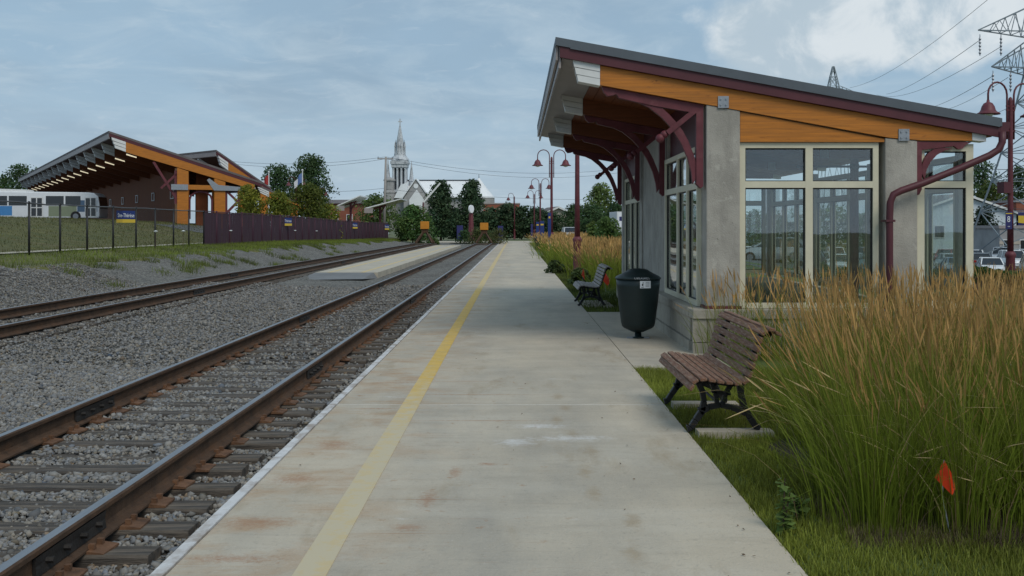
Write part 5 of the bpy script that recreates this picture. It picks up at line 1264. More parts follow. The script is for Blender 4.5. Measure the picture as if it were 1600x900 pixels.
# ------------------------------------------------------------------ parked cars
def car_meshes(kind):
    """returns dict of meshes for one car kind; x along the length, centre at 0, nose at +x"""
    if kind == 'suv': L, H, W = 4.6, 1.72, 1.84; belt = 1.02; hood = 1.02; cab = (-2.15, 0.95); roof = (-1.95, 0.15)
    elif kind == 'hatch': L, H, W = 4.1, 1.5, 1.72; belt = 0.93; hood = 0.9; cab = (-1.95, 1.05); roof = (-1.45, 0.15)
    else: L, H, W = 4.6, 1.45, 1.78; belt = 0.92; hood = 0.88; cab = (-1.75, 1.15); roof = (-1.0, 0.35)
    h = L / 2; w = W / 2
    def loft(sections):
        m = MB(); n = len(sections[0])
        vs = [p for s in sections for p in s]; fs = []
        for i in range(len(sections) - 1):
            for k in range(n): a = i * n + k; b = i * n + (k + 1) % n; fs.append((a, a + n, b + n, b))
        fs.append(tuple(range(n))); fs.append(tuple(range(len(sections) * n - 1, (len(sections) - 1) * n - 1, -1)))
        return m.add(vs, fs)
    def sec(x, ww, z0, z1): return [(x, -ww * 0.93, z0), (x, -ww, z0 + 0.2), (x, -ww, (z0 + z1) / 2), (x, -ww * 0.9, z1), (x, ww * 0.9, z1), (x, ww, (z0 + z1) / 2), (x, ww, z0 + 0.2), (x, ww * 0.93, z0)]
    body = loft([sec(-h, w * 0.82, 0.42, belt * 0.9), sec(-h + 0.12, w * 0.94, 0.26, belt), sec(-h * 0.6, w, 0.22, belt + 0.02), sec(0, w, 0.22, belt), sec(cab[1], w, 0.22, hood + 0.02), sec(h - 0.45, w * 0.95, 0.24, hood - 0.12), sec(h - 0.1, w * 0.85, 0.28, hood - 0.22), sec(h, w * 0.72, 0.40, hood - 0.36)])
    def cs(x, ww, z): return [(x, -ww, z), (x, ww, z)]
    g = MB(); wb = w * 0.9; wr_ = w * 0.72
    lo = [(cab[0], -wb, belt), (cab[1], -wb, belt - 0.02), (cab[1], wb, belt - 0.02), (cab[0], wb, belt)]
    hi = [(roof[0], -wr_, H - 0.03), (roof[1], -wr_, H - 0.02), (roof[1], wr_, H - 0.02), (roof[0], wr_, H - 0.03)]
    g.add(lo + hi, [(3, 2, 1, 0), (4, 5, 6, 7), (0, 1, 5, 4), (1, 2, 6, 5), (2, 3, 7, 6), (3, 0, 4, 7)])
    rf_ = MB().add([(roof[0] - 0.06, -wr_ - 0.02, H - 0.05), (roof[1] + 0.08, -wr_ - 0.02, H - 0.04), (roof[1] + 0.08, wr_ + 0.02, H - 0.04), (roof[0] - 0.06, wr_ + 0.02, H - 0.05), (roof[0] + 0.1, -wr_ + 0.1, H + 0.01), (roof[1] - 0.1, -wr_ + 0.1, H + 0.01), (roof[1] - 0.1, wr_ - 0.1, H + 0.01), (roof[0] + 0.1, wr_ - 0.1, H + 0.01)],
                   [(3, 2, 1, 0), (4, 5, 6, 7), (0, 1, 5, 4), (1, 2, 6, 5), (2, 3, 7, 6), (3, 0, 4, 7)])
    for s in (-1, 1):
        for (a, b) in (((cab[0], belt), (roof[0], H - 0.04)), ((cab[1], belt), (roof[1], H - 0.04)), (((cab[0] + cab[1]) / 2 - 0.1, belt), ((roof[0] + roof[1]) / 2, H - 0.04))):
            rf_.beam((a[0], s * wb, a[1]), (b[0], s * wr_, b[1]), 0.07, 0.09)
    hl = MB(); tl = MB()
    for s in (-1, 1):
        hl.box(h - 0.32, h - 0.06, s * w * 0.62 - 0.14, s * w * 0.62 + 0.14, hood - 0.37, hood - 0.22)
        tl.box(-h - 0.01, -h + 0.16, s * w * 0.68 - 0.1, s * w * 0.68 + 0.1, belt - 0.25, belt - 0.06)
    wh = MB().tube([(0, -0.1, 0), (0, 0.1, 0)], 0.32, 16); ri = MB().tube([(0, -0.108, 0), (0, 0.108, 0)], 0.19, 12)
    bu = MB().box(h - 0.14, h - 0.005, -w * 0.6, w * 0.6, 0.34, 0.46).box(-h + 0.005, -h + 0.1, -w * 0.75, w * 0.75, 0.40, 0.52)
    pos = [(-h * 0.6, -w + 0.1, 0.32), (-h * 0.6, w - 0.1, 0.32), (h * 0.62, -w + 0.1, 0.32), (h * 0.62, w - 0.1, 0.32)]
    return dict(body=body.mesh('body'), glass=g.mesh('windows'), roof=rf_.mesh('roof'), hl=hl.mesh('headlights'), tl=tl.mesh('tail_lights'), wh=wh.mesh('wheel'), ri=ri.mesh('rim'), bu=bu.mesh('bumper'), pos=pos)
CK = {k: car_meshes(k) for k in ('suv', 'hatch', 'sedan')}
CPAINT = {k: paint('paint_' + k, v) for k, v in dict(white=srgb(225, 227, 228), silver=srgb(168, 174, 180), grey=srgb(96, 102, 108), black=srgb(30, 32, 36), red=srgb(150, 30, 34), blue=srgb(70, 100, 136), teal=srgb(110, 140, 146), beige=srgb(176, 166, 146)).items()}
for m_ in CPAINT.values(): m_.node_tree.nodes['Principled BSDF'].inputs['Roughness'].default_value = 0.22
CAR_MESH = {}
def car(kind, colr, x, y, rz, label):
    K = CK[kind]; t = thing('parked_car', label, 'car', (x, y, float(gz(x, y)) - 0.025), rz, group='cars in the parking lot')
    for part, nm in (('body', 'body'), ('roof', 'roof')):
        key = (kind, colr, part)
        if key not in CAR_MESH:
            me = K[part].copy(); me.materials.clear(); me.materials.append(CPAINT[colr]); CAR_MESH[key] = me
        o = link(nm, CAR_MESH[key], CPAINT[colr], t, world=False)
        if part == 'body':
            b = o.modifiers.new('bevel', 'BEVEL'); b.width = 0.06; b.segments = 2; body_o = o
    link('windows', K['glass'], 'dark_glass', t, world=False); link('headlights', K['hl'], 'head_lamp', body_o, world=False); link('tail_lights', K['tl'], 'tail_lamp', body_o, world=False)
    link('bumper', K['bu'], 'tyre', body_o, world=False)
    for p in K['pos']:
        w = link('wheel', K['wh'], 'tyre', t, True, world=False); w.location = p
        link('rim', K['ri'], 'rim', w, world=False)
ords = ['first', 'second', 'third', 'fourth', 'fifth', 'sixth', 'seventh', 'eighth', 'ninth', 'tenth', 'eleventh', 'twelfth', 'thirteenth', 'fourteenth']
random.seed(21)
rows = [(80, 20, 'nearest', ['silver', 'black', 'white', 'red', 'grey', 'blue', 'white', 'beige', 'silver', 'white']),
        (93, 22, 'middle', ['grey', 'white', 'silver', 'teal', 'white', 'black', 'silver', 'grey', 'white', 'red', 'silver']),
        (108, 25, 'farthest', ['white', 'silver', 'blue', 'white', 'grey', 'silver', 'black', 'red', 'white', 'silver', 'white', 'grey'])]
for (Y, xs, rn, cl) in rows:
    for i, c_ in enumerate(cl):
        k = random.choice(['sedan', 'hatch', 'suv', 'sedan'])
        nm = {'sedan': 'saloon car', 'hatch': 'hatchback', 'suv': 'sport utility car'}[k]
        car(k, c_, xs + i * 2.9 + random.uniform(-0.2, 0.2), Y + random.uniform(-0.4, 0.4), R(-90 if random.random() < 0.6 else 90) + random.uniform(-0.25, 0.25) - R(20), '%s %s, %s from the left in the %s row of the parking lot' % (c_, nm, ords[i], rn))
car('hatch', 'silver', XP(1208, 62), 62, R(160), 'silver hatchback seen side-on through the left front window of the shelter')
car('suv', 'white', XP(890, 136), 136, R(-86), 'white sport utility car past the second bench, beyond the grass')
car('sedan', 'white', XP(922, 140), 140, R(-80), 'white saloon car half hidden by bushes beyond the grass bed')
# small delivery truck peeking out beside the shelter
t = thing('box_truck', 'white box truck just showing left of the shelter corner', 'truck', (XP(978, 122), 122, -0.05), R(5))
b = obj('cargo_box', MB().box(-1.1, 1.1, 0, 5, 0.9, 3.6), 'white_metal', t, world=False, bevel=0.04)
obj('rear_door', MB().box(-0.95, 0.95, -0.02, -0.003, 1.0, 3.4), 'sign_white', b, world=False)
obj('lettering', MB().box(-0.8, 0.3, -0.03, -0.022, 2.5, 3.0), 'sign_navy', b, world=False)
obj('cab', MB().prism([(5.1, 0.6), (6.9, 0.6), (6.9, 1.5), (6.4, 2.3), (5.1, 2.4)], 'x', -1, 1), 'white_metal', t, world=False)
for sx in (-0.95, 0.75):
    for yy in (0.9, 5.9): obj('wheel', MB().tube([(sx, yy, 0.45), (sx + 0.2, yy, 0.45)], 0.45, 14), 'tyre', t, world=False)
# ------------------------------------------------------------------ trees and shrubs
def leaves_mesh(name, C, N, size, cols):
    """C (n,3) centres, N (n,3) normals, size (n,), cols (n,3): one kinked leaf-clump quad each"""
    n = len(C); N = N / np.linalg.norm(N, axis=1)[:, None]
    t = np.cross(N, rng.normal(size=(n, 3))); t /= np.linalg.norm(t, axis=1)[:, None] + 1e-9; b = np.cross(N, t)
    s = size[:, None]; asp = rng.uniform(0.45, 0.8, (n, 1))
    v = np.stack([C - t * s, C + b * s * asp + N * s * 0.15, C + t * s, C - b * s * asp - N * s * 0.15], 1).reshape(-1, 3)
    f = np.arange(4 * n).reshape(n, 4)
    return np_mesh(name, v, f, np.repeat(cols, 4, 0))
def tree(name, label, x, y, z0, h, w, leaf, col, n=3500, trunk_frac=0.2, shape='round', d=None, cat='tree', group=None, clumps=None, open_=0.0, tr=None, holes=0.5):
    t = thing(name, label, cat, (x, y, z0), group=group)
    d = d or w; hb = h * trunk_frac
    r_tr = tr or max(0.05, 0.022 * h)
    lx, ly = random.uniform(-0.03, 0.03) * h, random.uniform(-0.03, 0.03) * h
    m = MB(); top = 0.85 * h
    pts = [(0, 0, -0.2), (lx * 0.2, ly * 0.2, h * 0.2), (lx * 0.6, ly * 0.6, h * 0.5), (lx, ly, top)]
    m.tube(pts, [r_tr, r_tr * 0.8, r_tr * 0.5, r_tr * 0.12], 7)
    K = clumps or int(26 + 10 * (h / max(w, 0.1)))
    cl = []
    for k in range(K):
        f = (k + random.random()) / K                    # height fraction through the crown
        if shape == 'round': rr = math.sqrt(max(0.03, 1 - (2 * f - 0.85) ** 2 * 0.75)) if f > 0 else 0.3
        elif shape == 'tall': rr = (math.sin(math.pi * min(1, 0.14 + 0.80 * f)) ** 0.75)
        elif shape == 'cone': rr = (1 - f) ** 0.8 * 0.95 + 0.06
        else: rr = math.sqrt(max(0.05, 1 - f * f * 0.85))
        rr *= random.uniform(0.72, 1.04)
        a = k * 2.39996 + random.uniform(-0.4, 0.4); q = random.uniform(0.35, 0.86)
        c = (lx * f + w / 2 * rr * q * math.cos(a), ly * f + d / 2 * rr * q * math.sin(a), hb + (h - hb) * (0.04 + 0.90 * f))
        cl.append((c, (0.15 + 0.16 * rr) * min(w, h) * random.uniform(0.75, 1.2) * (1 - open_ * 0.4)))
        if k % 3 == 0:
            zb = max(hb * 0.7, c[2] - 0.18 * h); m.tube([(lx * 0.5 * zb / h, ly * 0.5 * zb / h, zb), ((c[0]) * 0.5, c[1] * 0.5, (zb + c[2]) / 2 + 0.02 * h), c], [r_tr * 0.35, r_tr * 0.22, r_tr * 0.06], 5)
    obj('trunk', m, 'bark', t, True, world=False)
    per = max(8, n // K); Cs = []; Ns = []; Cl = []
    base = np.array(col)
    for c, r in cl:
        dirs = rng.normal(size=(per, 3)); dirs /= np.linalg.norm(dirs, axis=1)[:, None]
        rad = r * (0.45 + 0.62 * rng.uniform(size=(per, 1)) ** 0.6)
        p = np.array(c) + dirs * rad * np.array([1.05, 1.05, 0.8])
        keep = p[:, 2] > hb * 0.75
        keep &= (np.sin(p[:, 0] * 5.1 / r * 0.35 + c[2]) * np.sin(p[:, 1] * 4.3 / r * 0.35) * np.sin(p[:, 2] * 4.9 / r * 0.35 + c[0])) < holes
        p = p[keep]; dd = dirs[keep]
        tone = random.uniform(0.72, 1.28); hue = random.uniform(-0.12, 0.14)
        cc = base * tone * np.array([1 + hue, 1, 1 - hue * 0.5]) * rng.uniform(0.7, 1.3, (len(p), 1))
        Cs.append(p); Ns.append(dd + rng.normal(0, 0.55, dd.shape) + np.array([0, 0, 0.35])); Cl.append(cc)
    Cs = np.concatenate(Cs); Ns = np.concatenate(Ns); Cl = np.concatenate(Cl)
    me = leaves_mesh('crown', Cs, Ns, leaf * rng.uniform(0.6, 1.3, len(Cs)), np.clip(Cl, 0.004, 0.5))
    link('crown', me, 'leaf', t, world=False)
    return t
def tree_px(name, label, px, ytop, ybase, wpx, Y, col, n=3000, **k):
    x = XP(px, Y); z0 = k.pop('z0', None); z0 = float(gz(x, Y)) if z0 is None else z0
    h = ZP(ytop, Y) - z0; w = wpx / F * Y
    leaf = k.pop('leaf', max(0.11, 2.0 * Y / F)); n = int(n * 1.4)
    return tree(name, label, x, Y, z0, h, w, leaf, col, n, **k)
DG = (0.060, 0.108, 0.040); MG = (0.085, 0.150, 0.040); YG = (0.20, 0.22, 0.034); BG = (0.058, 0.102, 0.050); LG = (0.12, 0.18, 0.05)
random.seed(4)
tree_px('deciduous_tree', 'dark tree showing at the far left behind the terminal eave', 32, 258, 300, 62, 190, DG, 2600, z0=2)
tree_px('deciduous_tree', 'small pale-edged tree at the extreme left edge over the bus', 4, 274, 300, 40, 200, MG, 1200, z0=2)
tree_px('deciduous_tree', 'broad dark green tree behind the red flag', 437, 259, 345, 66, 150, DG, 3800)
tree_px('deciduous_tree', 'tall leafy dark tree, the highest left of the church', 487, 243, 345, 66, 142, DG, 5200, shape='tall')
tree_px('deciduous_tree', 'yellow-green young tree in front of the terminal canopy, leftmost of three', 390, 288, 335, 46, 84, YG, 1700, open_=0.6, trunk_frac=0.3)
tree_px('deciduous_tree', 'yellow-green young tree in front of the terminal canopy, middle of three', 434, 298, 338, 46, 84, YG, 1700, open_=0.6, trunk_frac=0.3)
tree_px('deciduous_tree', 'bushiest yellow-green tree behind the purple fence, below the blue flag', 482, 288, 345, 72, 88, (0.10, 0.125, 0.02), 3600, open_=0.35, trunk_frac=0.12)
tree_px('deciduous_tree', 'yellow-green shrub at the right of the yellow trees behind the fence', 512, 318, 350, 40, 92, YG, 1300, trunk_frac=0.1)
tree_px('deciduous_tree', 'loose mid green tree behind the utility pole', 590, 306, 355, 72, 165, LG, 3000, trunk_frac=0.1)
tree_px('deciduous_tree', 'dense round green tree at the end of the purple fence', 645, 323, 378, 64, 112, MG, 4200, trunk_frac=0.1, z0=0)
tree_px('deciduous_tree', 'dark tall tree in front of the church nave, left of a pair', 689, 281, 378, 46, 134, BG, 4600, shape='tall', trunk_frac=0.06, z0=0)
tree_px('deciduous_tree', 'dark tall tree in front of the church apse, right of a pair', 735, 280, 378, 46, 134, BG, 4600, shape='tall', trunk_frac=0.06, z0=0)
tree_px('deciduous_tree', 'dark tree filling the gap between the tall church pair', 712, 326, 378, 40, 140, BG, 2400, trunk_frac=0.03, z0=0)
row = [(768, 326, 40), (792, 318, 44), (815, 322, 42), (838, 325, 40), (862, 332, 40), (752, 335, 36)]
nmz = ['second from the left in the dark row past the crossing', 'third from the left in the dark row past the crossing', 'behind the third lamp in the dark row past the crossing', 'behind the fourth lamp in the dark row past the crossing', 'rightmost of the dark row past the crossing', 'leftmost of the dark row past the crossing']
for (px, yt, w), lab in zip(row, nmz): tree_px('deciduous_tree', 'dense dark tree, ' + lab, px, yt, 378, w, 152, BG, 2200, trunk_frac=0.02, z0=0, group='dark trees past the crossing')
tree_px('deciduous_tree', 'slim light green tree rising behind the far lamp right of the lamp posts', 938, 288, 372, 60, 150, LG, 3200, trunk_frac=0.1, z0=0)
tree_px('deciduous_tree', 'dark conifer-like tree left of the slim light green tree', 898, 320, 372, 44, 160, DG, 2200, trunk_frac=0.04, z0=0)
tree_px('deciduous_tree', 'dark rounded tree below the slim light green tree', 925, 322, 372, 66, 140, DG, 2600, trunk_frac=0.04, z0=0)
tree_px('deciduous_tree', 'dark rounded tree next to the shelter corner', 966, 318, 372, 50, 142, DG, 2400, trunk_frac=0.04, z0=0)
tree_px('deciduous_bush', 'leafy bright green bush behind the tall grass near the shelter', 950, 341, 392, 52, 52, MG, 2200, trunk_frac=0.08, cat='bush', z0=-0.2, leaf=0.085)
tree_px('deciduous_bush', 'thin green sapling just left of the leafy bush', 926, 345, 392, 20, 55, LG, 700, trunk_frac=0.2, cat='bush', z0=-0.2, leaf=0.08)
tree_px('deciduous_tree', 'dark green tree behind the gabled house roof', 1535, 252, 330, 74, 185, DG, 3600, z0=-2)
tree_px('deciduous_tree', 'dark green tree at the right edge behind the tower', 1590, 258, 330, 60, 190, DG, 3000, z0=-2)
tree_px('deciduous_tree', 'yellow-green rounded tree over the roof of the gabled house', 1550, 284, 330, 58, 172, (0.09, 0.12, 0.03), 2600, z0=-2)
tree_px('deciduous_tree', 'dark dense tree in front of the gabled house, right of the shelter', 1538, 322, 390, 46, 128, (0.022, 0.04, 0.02), 2600, trunk_frac=0.03)
for k, (px, yt, w) in enumerate(((1230, 330, 90), (1300, 322, 80), (1350, 334, 70), (1400, 320, 60), (1455, 326, 60), (1180, 330, 70), (1110, 330, 80), (1040, 325, 80))):
    tree_px('deciduous_tree', 'rounded green tree seen through the shelter glass, %s from the left' % ords[[5, 6, 7, 8, 9, 4, 3, 2][k] - 2], px, yt, 385, w, 170 + 4 * k, MG, 1800, trunk_frac=0.05, z0=-2, group='trees beyond the shelter glass')
# plants round the buffer stops
def clump(px, ytop, ybase, wpx, Y, col, lab, n=900, leaf=None): return tree_px('leafy_shrub', lab, px, ytop, ybase, wpx, Y, col, n, trunk_frac=0.03, cat='shrub', z0=0, shape='dome', leaf=leaf or 1.2 * Y / F, tr=0.03)
clump(745, 357, 384, 26, 103, (0.10, 0.12, 0.04), 'loose flowering shrub left of the near track buffer stop')
clump(778, 357, 384, 34, 104, (0.11, 0.12, 0.045), 'loose flowering shrub right of the near track buffer stop')
clump(760, 362, 384, 40, 107, (0.07, 0.10, 0.03), 'low green shrub behind the near track buffer stop')
clump(726, 360, 381, 26, 112, DG, 'dark low shrub beside the left violet panel')
clump(676, 372, 384, 30, 96, MG, 'low green shrub beside the left track buffer stop')
clump(655, 366, 384, 14, 98, DG, 'small dark shrub behind the left track buffer stop')
clump(907, 420, 446, 36, 30.5, (0.06, 0.09, 0.03), 'dark low shrub round the foot of the nearest lamp post', 1100, 0.05)
clump(868, 408, 425, 34, 38, (0.06, 0.09, 0.03), 'dark low shrub beside the lawn near the platform edge', 900, 0.05)
# clipped hedge by the right-hand lamp
hx0, hx1 = 9.0, 24.0; n = 15000
t = thing('hedge', 'low green hedge between the tall grass and the parking lot', 'hedge', (12, 31, -0.3))
X = rng.uniform(hx0, hx1, n); Yh = 30.2 + rng.uniform(0, 1.6, n); top_ = 0.50 + 0.12 * np.sin(X * 2.3) + 0.08 * np.sin(X * 5.1); Z = gz(X, Yh) * 0.6 + top_ * rng.uniform(0, 1, n) ** 0.4
link('foliage', leaves_mesh('foliage', np.stack([X, Yh, Z], 1), rng.normal(size=(n, 3)) + np.array([0, -0.4, 0.6]), rng.uniform(0.03, 0.07, n), np.array([0.06, 0.10, 0.025]) * rng.uniform(0.6, 1.4, (n, 1))), 'leaf', t)
obj('twigs', MB().box(hx0 + 0.1, hx1 - 0.1, 30.4, 31.6, -0.8, 0.25), 'bark', t)

# ------------------------------------------------------------------ ribbons: grass blades, reed stems, plumes
def ribbons(base, tip_dir, length, bend, width, nseg, col0, col1, taper=1.0, cpow=1.0):
    """base (n,3); tip_dir (n,2) horizontal lean direction unit; bend: horizontal reach at tip; returns V,F,C"""
    n = len(base); k = nseg + 1
    s = np.linspace(0, 1, k)[None, :]
    hx = bend[:, None] * (s ** 1.9); hz = np.sqrt(np.maximum(0.0, (length[:, None] * s) ** 2 - hx ** 2 * 0.9))
    P_ = np.zeros((n, k, 3)); P_[:, :, 0] = base[:, None, 0] + tip_dir[:, None, 0] * hx; P_[:, :, 1] = base[:, None, 1] + tip_dir[:, None, 1] * hx; P_[:, :, 2] = base[:, None, 2] + hz
    a = rng.uniform(0, 2 * np.pi, n); wv = np.stack([np.cos(a), np.sin(a) * 0.6, np.zeros(n)], 1)
    wd = width[:, None] * (1 - taper * s ** 2) * 0.5 + 0.0003
    L_ = P_ - wv[:, None, :] * wd[:, :, None]; R_ = P_ + wv[:, None, :] * wd[:, :, None]
    V = np.stack([L_, R_], 2).reshape(n, -1, 3)
    idx = np.arange(nseg) * 2; q = np.stack([idx, idx + 1, idx + 3, idx + 2], 1)
    Fq = (q[None] + (np.arange(n) * 2 * k)[:, None, None]).reshape(-1, 4)
    c = col0[:, None, :] + (col1 - col0)[:, None, :] * (s ** cpow)[:, :, None]
    C = np.repeat(c, 2, axis=1)
    return V.reshape(-1, 3), Fq, C.reshape(-1, 3), P_
def plumes(P_, frac0, width, col, nseg=4):
    """fuzzy seed heads along the upper part of each stem: crossed tapered strips"""
    n, k, _ = P_.shape; Vs = []; Fs = []; Cs = []; off = 0
    ts = np.linspace(frac0, 1.0, nseg + 1); prof = np.array([0.25, 0.8, 1.0, 0.75, 0.15])[:nseg + 1]
    idx = ts * (k - 1); i0 = np.clip(np.floor(idx).astype(int), 0, k - 2); f = (idx - i0)[None, :, None]
    Q = P_[:, i0] * (1 - f) + P_[:, i0 + 1] * f
    for j in range(2):
        a = rng.uniform(0, np.pi, n) + j * np.pi / 2; wv = np.stack([np.cos(a), np.sin(a), np.zeros(n)], 1)
        wd = width[:, None] * prof[None, :] * rng.uniform(0.7, 1.3, (n, nseg + 1)) * 0.5
        V = np.stack([Q - wv[:, None] * wd[:, :, None], Q + wv[:, None] * wd[:, :, None]], 2).reshape(n, -1, 3)
        ii = np.arange(nseg) * 2; q = np.stack([ii, ii + 1, ii + 3, ii + 2], 1)
        Fs.append((q[None] + (np.arange(n) * 2 * (nseg + 1))[:, None, None]).reshape(-1, 4) + off); off += n * 2 * (nseg + 1)
        Vs.append(V.reshape(-1, 3)); Cs.append(np.repeat(col, 2 * (nseg + 1), 0) * rng.uniform(0.85, 1.15, (n * 2 * (nseg + 1), 1)))
    return np.concatenate(Vs), np.concatenate(Fs), np.concatenate(Cs)
def join(parts):
    V = []; Fq = []; C = []; o = 0
    for v, f, c in parts: V.append(v); Fq.append(f + o); C.append(c); o += len(v)
    return np.concatenate(V), np.concatenate(Fq), np.clip(np.concatenate(C), 0.003, 0.9)
def unit(a): return np.stack([np.cos(a), np.sin(a)], 1)
def reed_bed(name, label, centres, nst, nbl, hmin, hmax, wst, wpl, seg=5, lean=None, spread=0.16):
    B = np.repeat(centres, nst, 0); n = len(B); a = rng.uniform(0, 2 * np.pi, n); r = np.abs(rng.normal(0, spread, n))
    out_ = unit(a); base = B + np.stack([out_[:, 0] * r, out_[:, 1] * r, np.zeros(n)], 1)
    ln = rng.uniform(hmin, hmax, n) * rng.choice([1, 1, 1, 0.85], n); bend = np.abs(rng.normal(0.08, 0.13, n)) + r * 0.6
    dirv = out_ + rng.normal(0, 0.5, (n, 2))
    if lean is not None:
        lv, amt = lean(base); dirv = dirv + lv; bend = bend + amt
    dirv /= np.linalg.norm(dirv, axis=1)[:, None] + 1e-9; bend = np.minimum(bend, ln * 0.8)
    tone = rng.uniform(0.6, 1.4, (n, 1))
    c0 = np.array([0.135, 0.175, 0.016]) * tone; c1 = np.array([0.46, 0.33, 0.12]) * tone
    V, Fq, C, P_ = ribbons(base, dirv, ln, bend, np.full(n, wst), seg, c0, c1, 0.4, 5.5)
    pc = np.array([0.53, 0.325, 0.125]) * rng.uniform(0.65, 1.35, (n, 1)) + rng.uniform(0, 0.05, (n, 1)) * np.array([1, 0.9, 0.5])
    pv, pf, pcc = plumes(P_, rng.uniform(0.82, 0.85), rng.uniform(0.5, 1.3, n) * wpl, pc)
    B2 = np.repeat(centres, nbl, 0); m = len(B2); a = rng.uniform(0, 2 * np.pi, m); r = np.abs(rng.normal(0, spread * 1.1, m)); o2 = unit(a)
    b2 = B2 + np.stack([o2[:, 0] * r, o2[:, 1] * r, np.zeros(m)], 1); l2 = rng.uniform(0.45, 0.95, m) * hmax * 0.75; bd = np.abs(rng.normal(0.22, 0.16, m)); bd = np.minimum(bd + r * 0.8, l2 * 0.85)
    t2 = rng.uniform(0.6, 1.35, (m, 1)); g0 = np.array([0.115, 0.155, 0.014]) * t2; g1 = np.array([0.185, 0.235, 0.026]) * t2
    dry = (rng.uniform(size=m) < 0.08)[:, None]; g1 = np.where(dry, np.array([0.34, 0.25, 0.12]) * t2, g1); g0 = np.where(dry, np.array([0.22, 0.16, 0.08]) * t2, g0)
    V2, F2, C2, _ = ribbons(b2, o2, l2, bd, rng.uniform(0.8, 1.5, m) * wst * 1.1, seg, g0, g1, 0.9)
    V, Fq, C = join([(V, Fq, C), (pv, pf, pcc), (V2, F2, C2)])
    o = link(name, np_mesh(name, V, Fq, C), 'blade'); tag(o, label, 'ornamental grass', kind='stuff'); return o
cen = []
yy = 5.85
while yy < 9.4:
    xlo = {0: 2.02}.get(0); xlo = 1.98 + 0.12 * math.sin(yy * 2.1) + 0.24 * max(0, yy - 6.0) + 0.1 * max(0, yy - 7.6)
    xx = xlo
    while xx < 0.53 * yy + 0.9:
        cen.append((xx + random.uniform(-0.1, 0.1), yy + random.uniform(-0.12, 0.12), -0.03)); xx += 0.36 + random.uniform(-0.05, 0.08)
    yy += 0.40
cen = np.array(cen)
def lean1(b):
    k = sm((2.75 - b[:, 0]) / 0.9)[:, None]
    return np.hstack([-1.6 * k, -0.3 * k]), (k[:, 0] * np.where(rng.uniform(size=len(b)) < 0.16, rng.uniform(0.1, 0.5, len(b)), rng.uniform(0.0, 0.10, len(b))))
reed_bed('reed_grass', 'tall feathery ornamental grass with tan plumes filling the bed behind the bench', cen, 60, 180, 0.85, 1.46, 0.0040, 0.0085, 5, lean1)
c2 = np.array([(x + random.uniform(-0.1, 0.1), y + random.uniform(-0.1, 0.1), -0.03) for x in np.arange(2.75, 7.4, 0.40) for y in (13.35, 13.62)])
reed_bed('reed_grass', 'sparser ornamental grass growing against the shelter plinth', c2, 26, 40, 0.8, 1.25, 0.006, 0.016, 4)
c3 = []
for yv in np.arange(28.6, 100, 0.75):
    x0 = 2.25 if yv > 42 else 2.6 - 0.02 * (yv - 28)
    for xv in np.arange(x0, min(0.125 * yv + 1.2, 8.5), 0.62 + 0.004 * yv): c3.append((xv + random.uniform(-0.25, 0.25), yv + random.uniform(-0.3, 0.3), -0.03))
c3 = np.array(c3)
near3 = c3[c3[:, 1] < 46]; far3 = c3[c3[:, 1] >= 46]
reed_bed('reed_grass', 'long bed of tan-topped ornamental grass along the platform past the shelter', near3, 26, 26, 0.95, 1.40, 0.014, 0.032, 3, None, 0.3)
reed_bed('reed_grass', 'far end of the tan-topped grass bed towards the last lamp posts', far3[::2], 20, 16, 0.95, 1.40, 0.018, 0.045, 3, None, 0.45)

# bent, broken and dried stalks hanging out of the front of the big bed
nb_ = 150; bx_ = rng.uniform(1.95, 5.0, nb_); by_ = rng.uniform(5.7, 6.3, nb_) + 1.2 * (bx_ < 2.3) * rng.uniform(0, 1, nb_)
ang_ = np.where(rng.uniform(size=nb_) < 0.6, rng.uniform(2.4, 3.9, nb_), rng.uniform(3.9, 5.6, nb_)); ln_ = rng.uniform(0.5, 1.15, nb_)
tn_ = rng.uniform(0.7, 1.2, (nb_, 1))
sv, sf, sc_, sp_ = ribbons(np.stack([bx_, by_, np.full(nb_, -0.03)], 1), unit(ang_), ln_, ln_ * rng.uniform(0.45, 0.95, nb_), np.full(nb_, 0.005), 6, np.array([0.22, 0.20, 0.06]) * tn_, np.array([0.52, 0.42, 0.22]) * tn_, 0.4)
qv, qf, qc = plumes(sp_, 0.82, rng.uniform(0.010, 0.02, nb_), np.array([0.60, 0.46, 0.24]) * tn_)
sv, sf, sc_ = join([(sv, sf, sc_), (qv, qf, qc)])
tag(link('dry_stalks', np_mesh('dry_stalks', sv, sf, sc_), 'blade'), 'bent straw-coloured stalks drooping from the tall grass over the lawn', 'dry grass', kind='stuff')

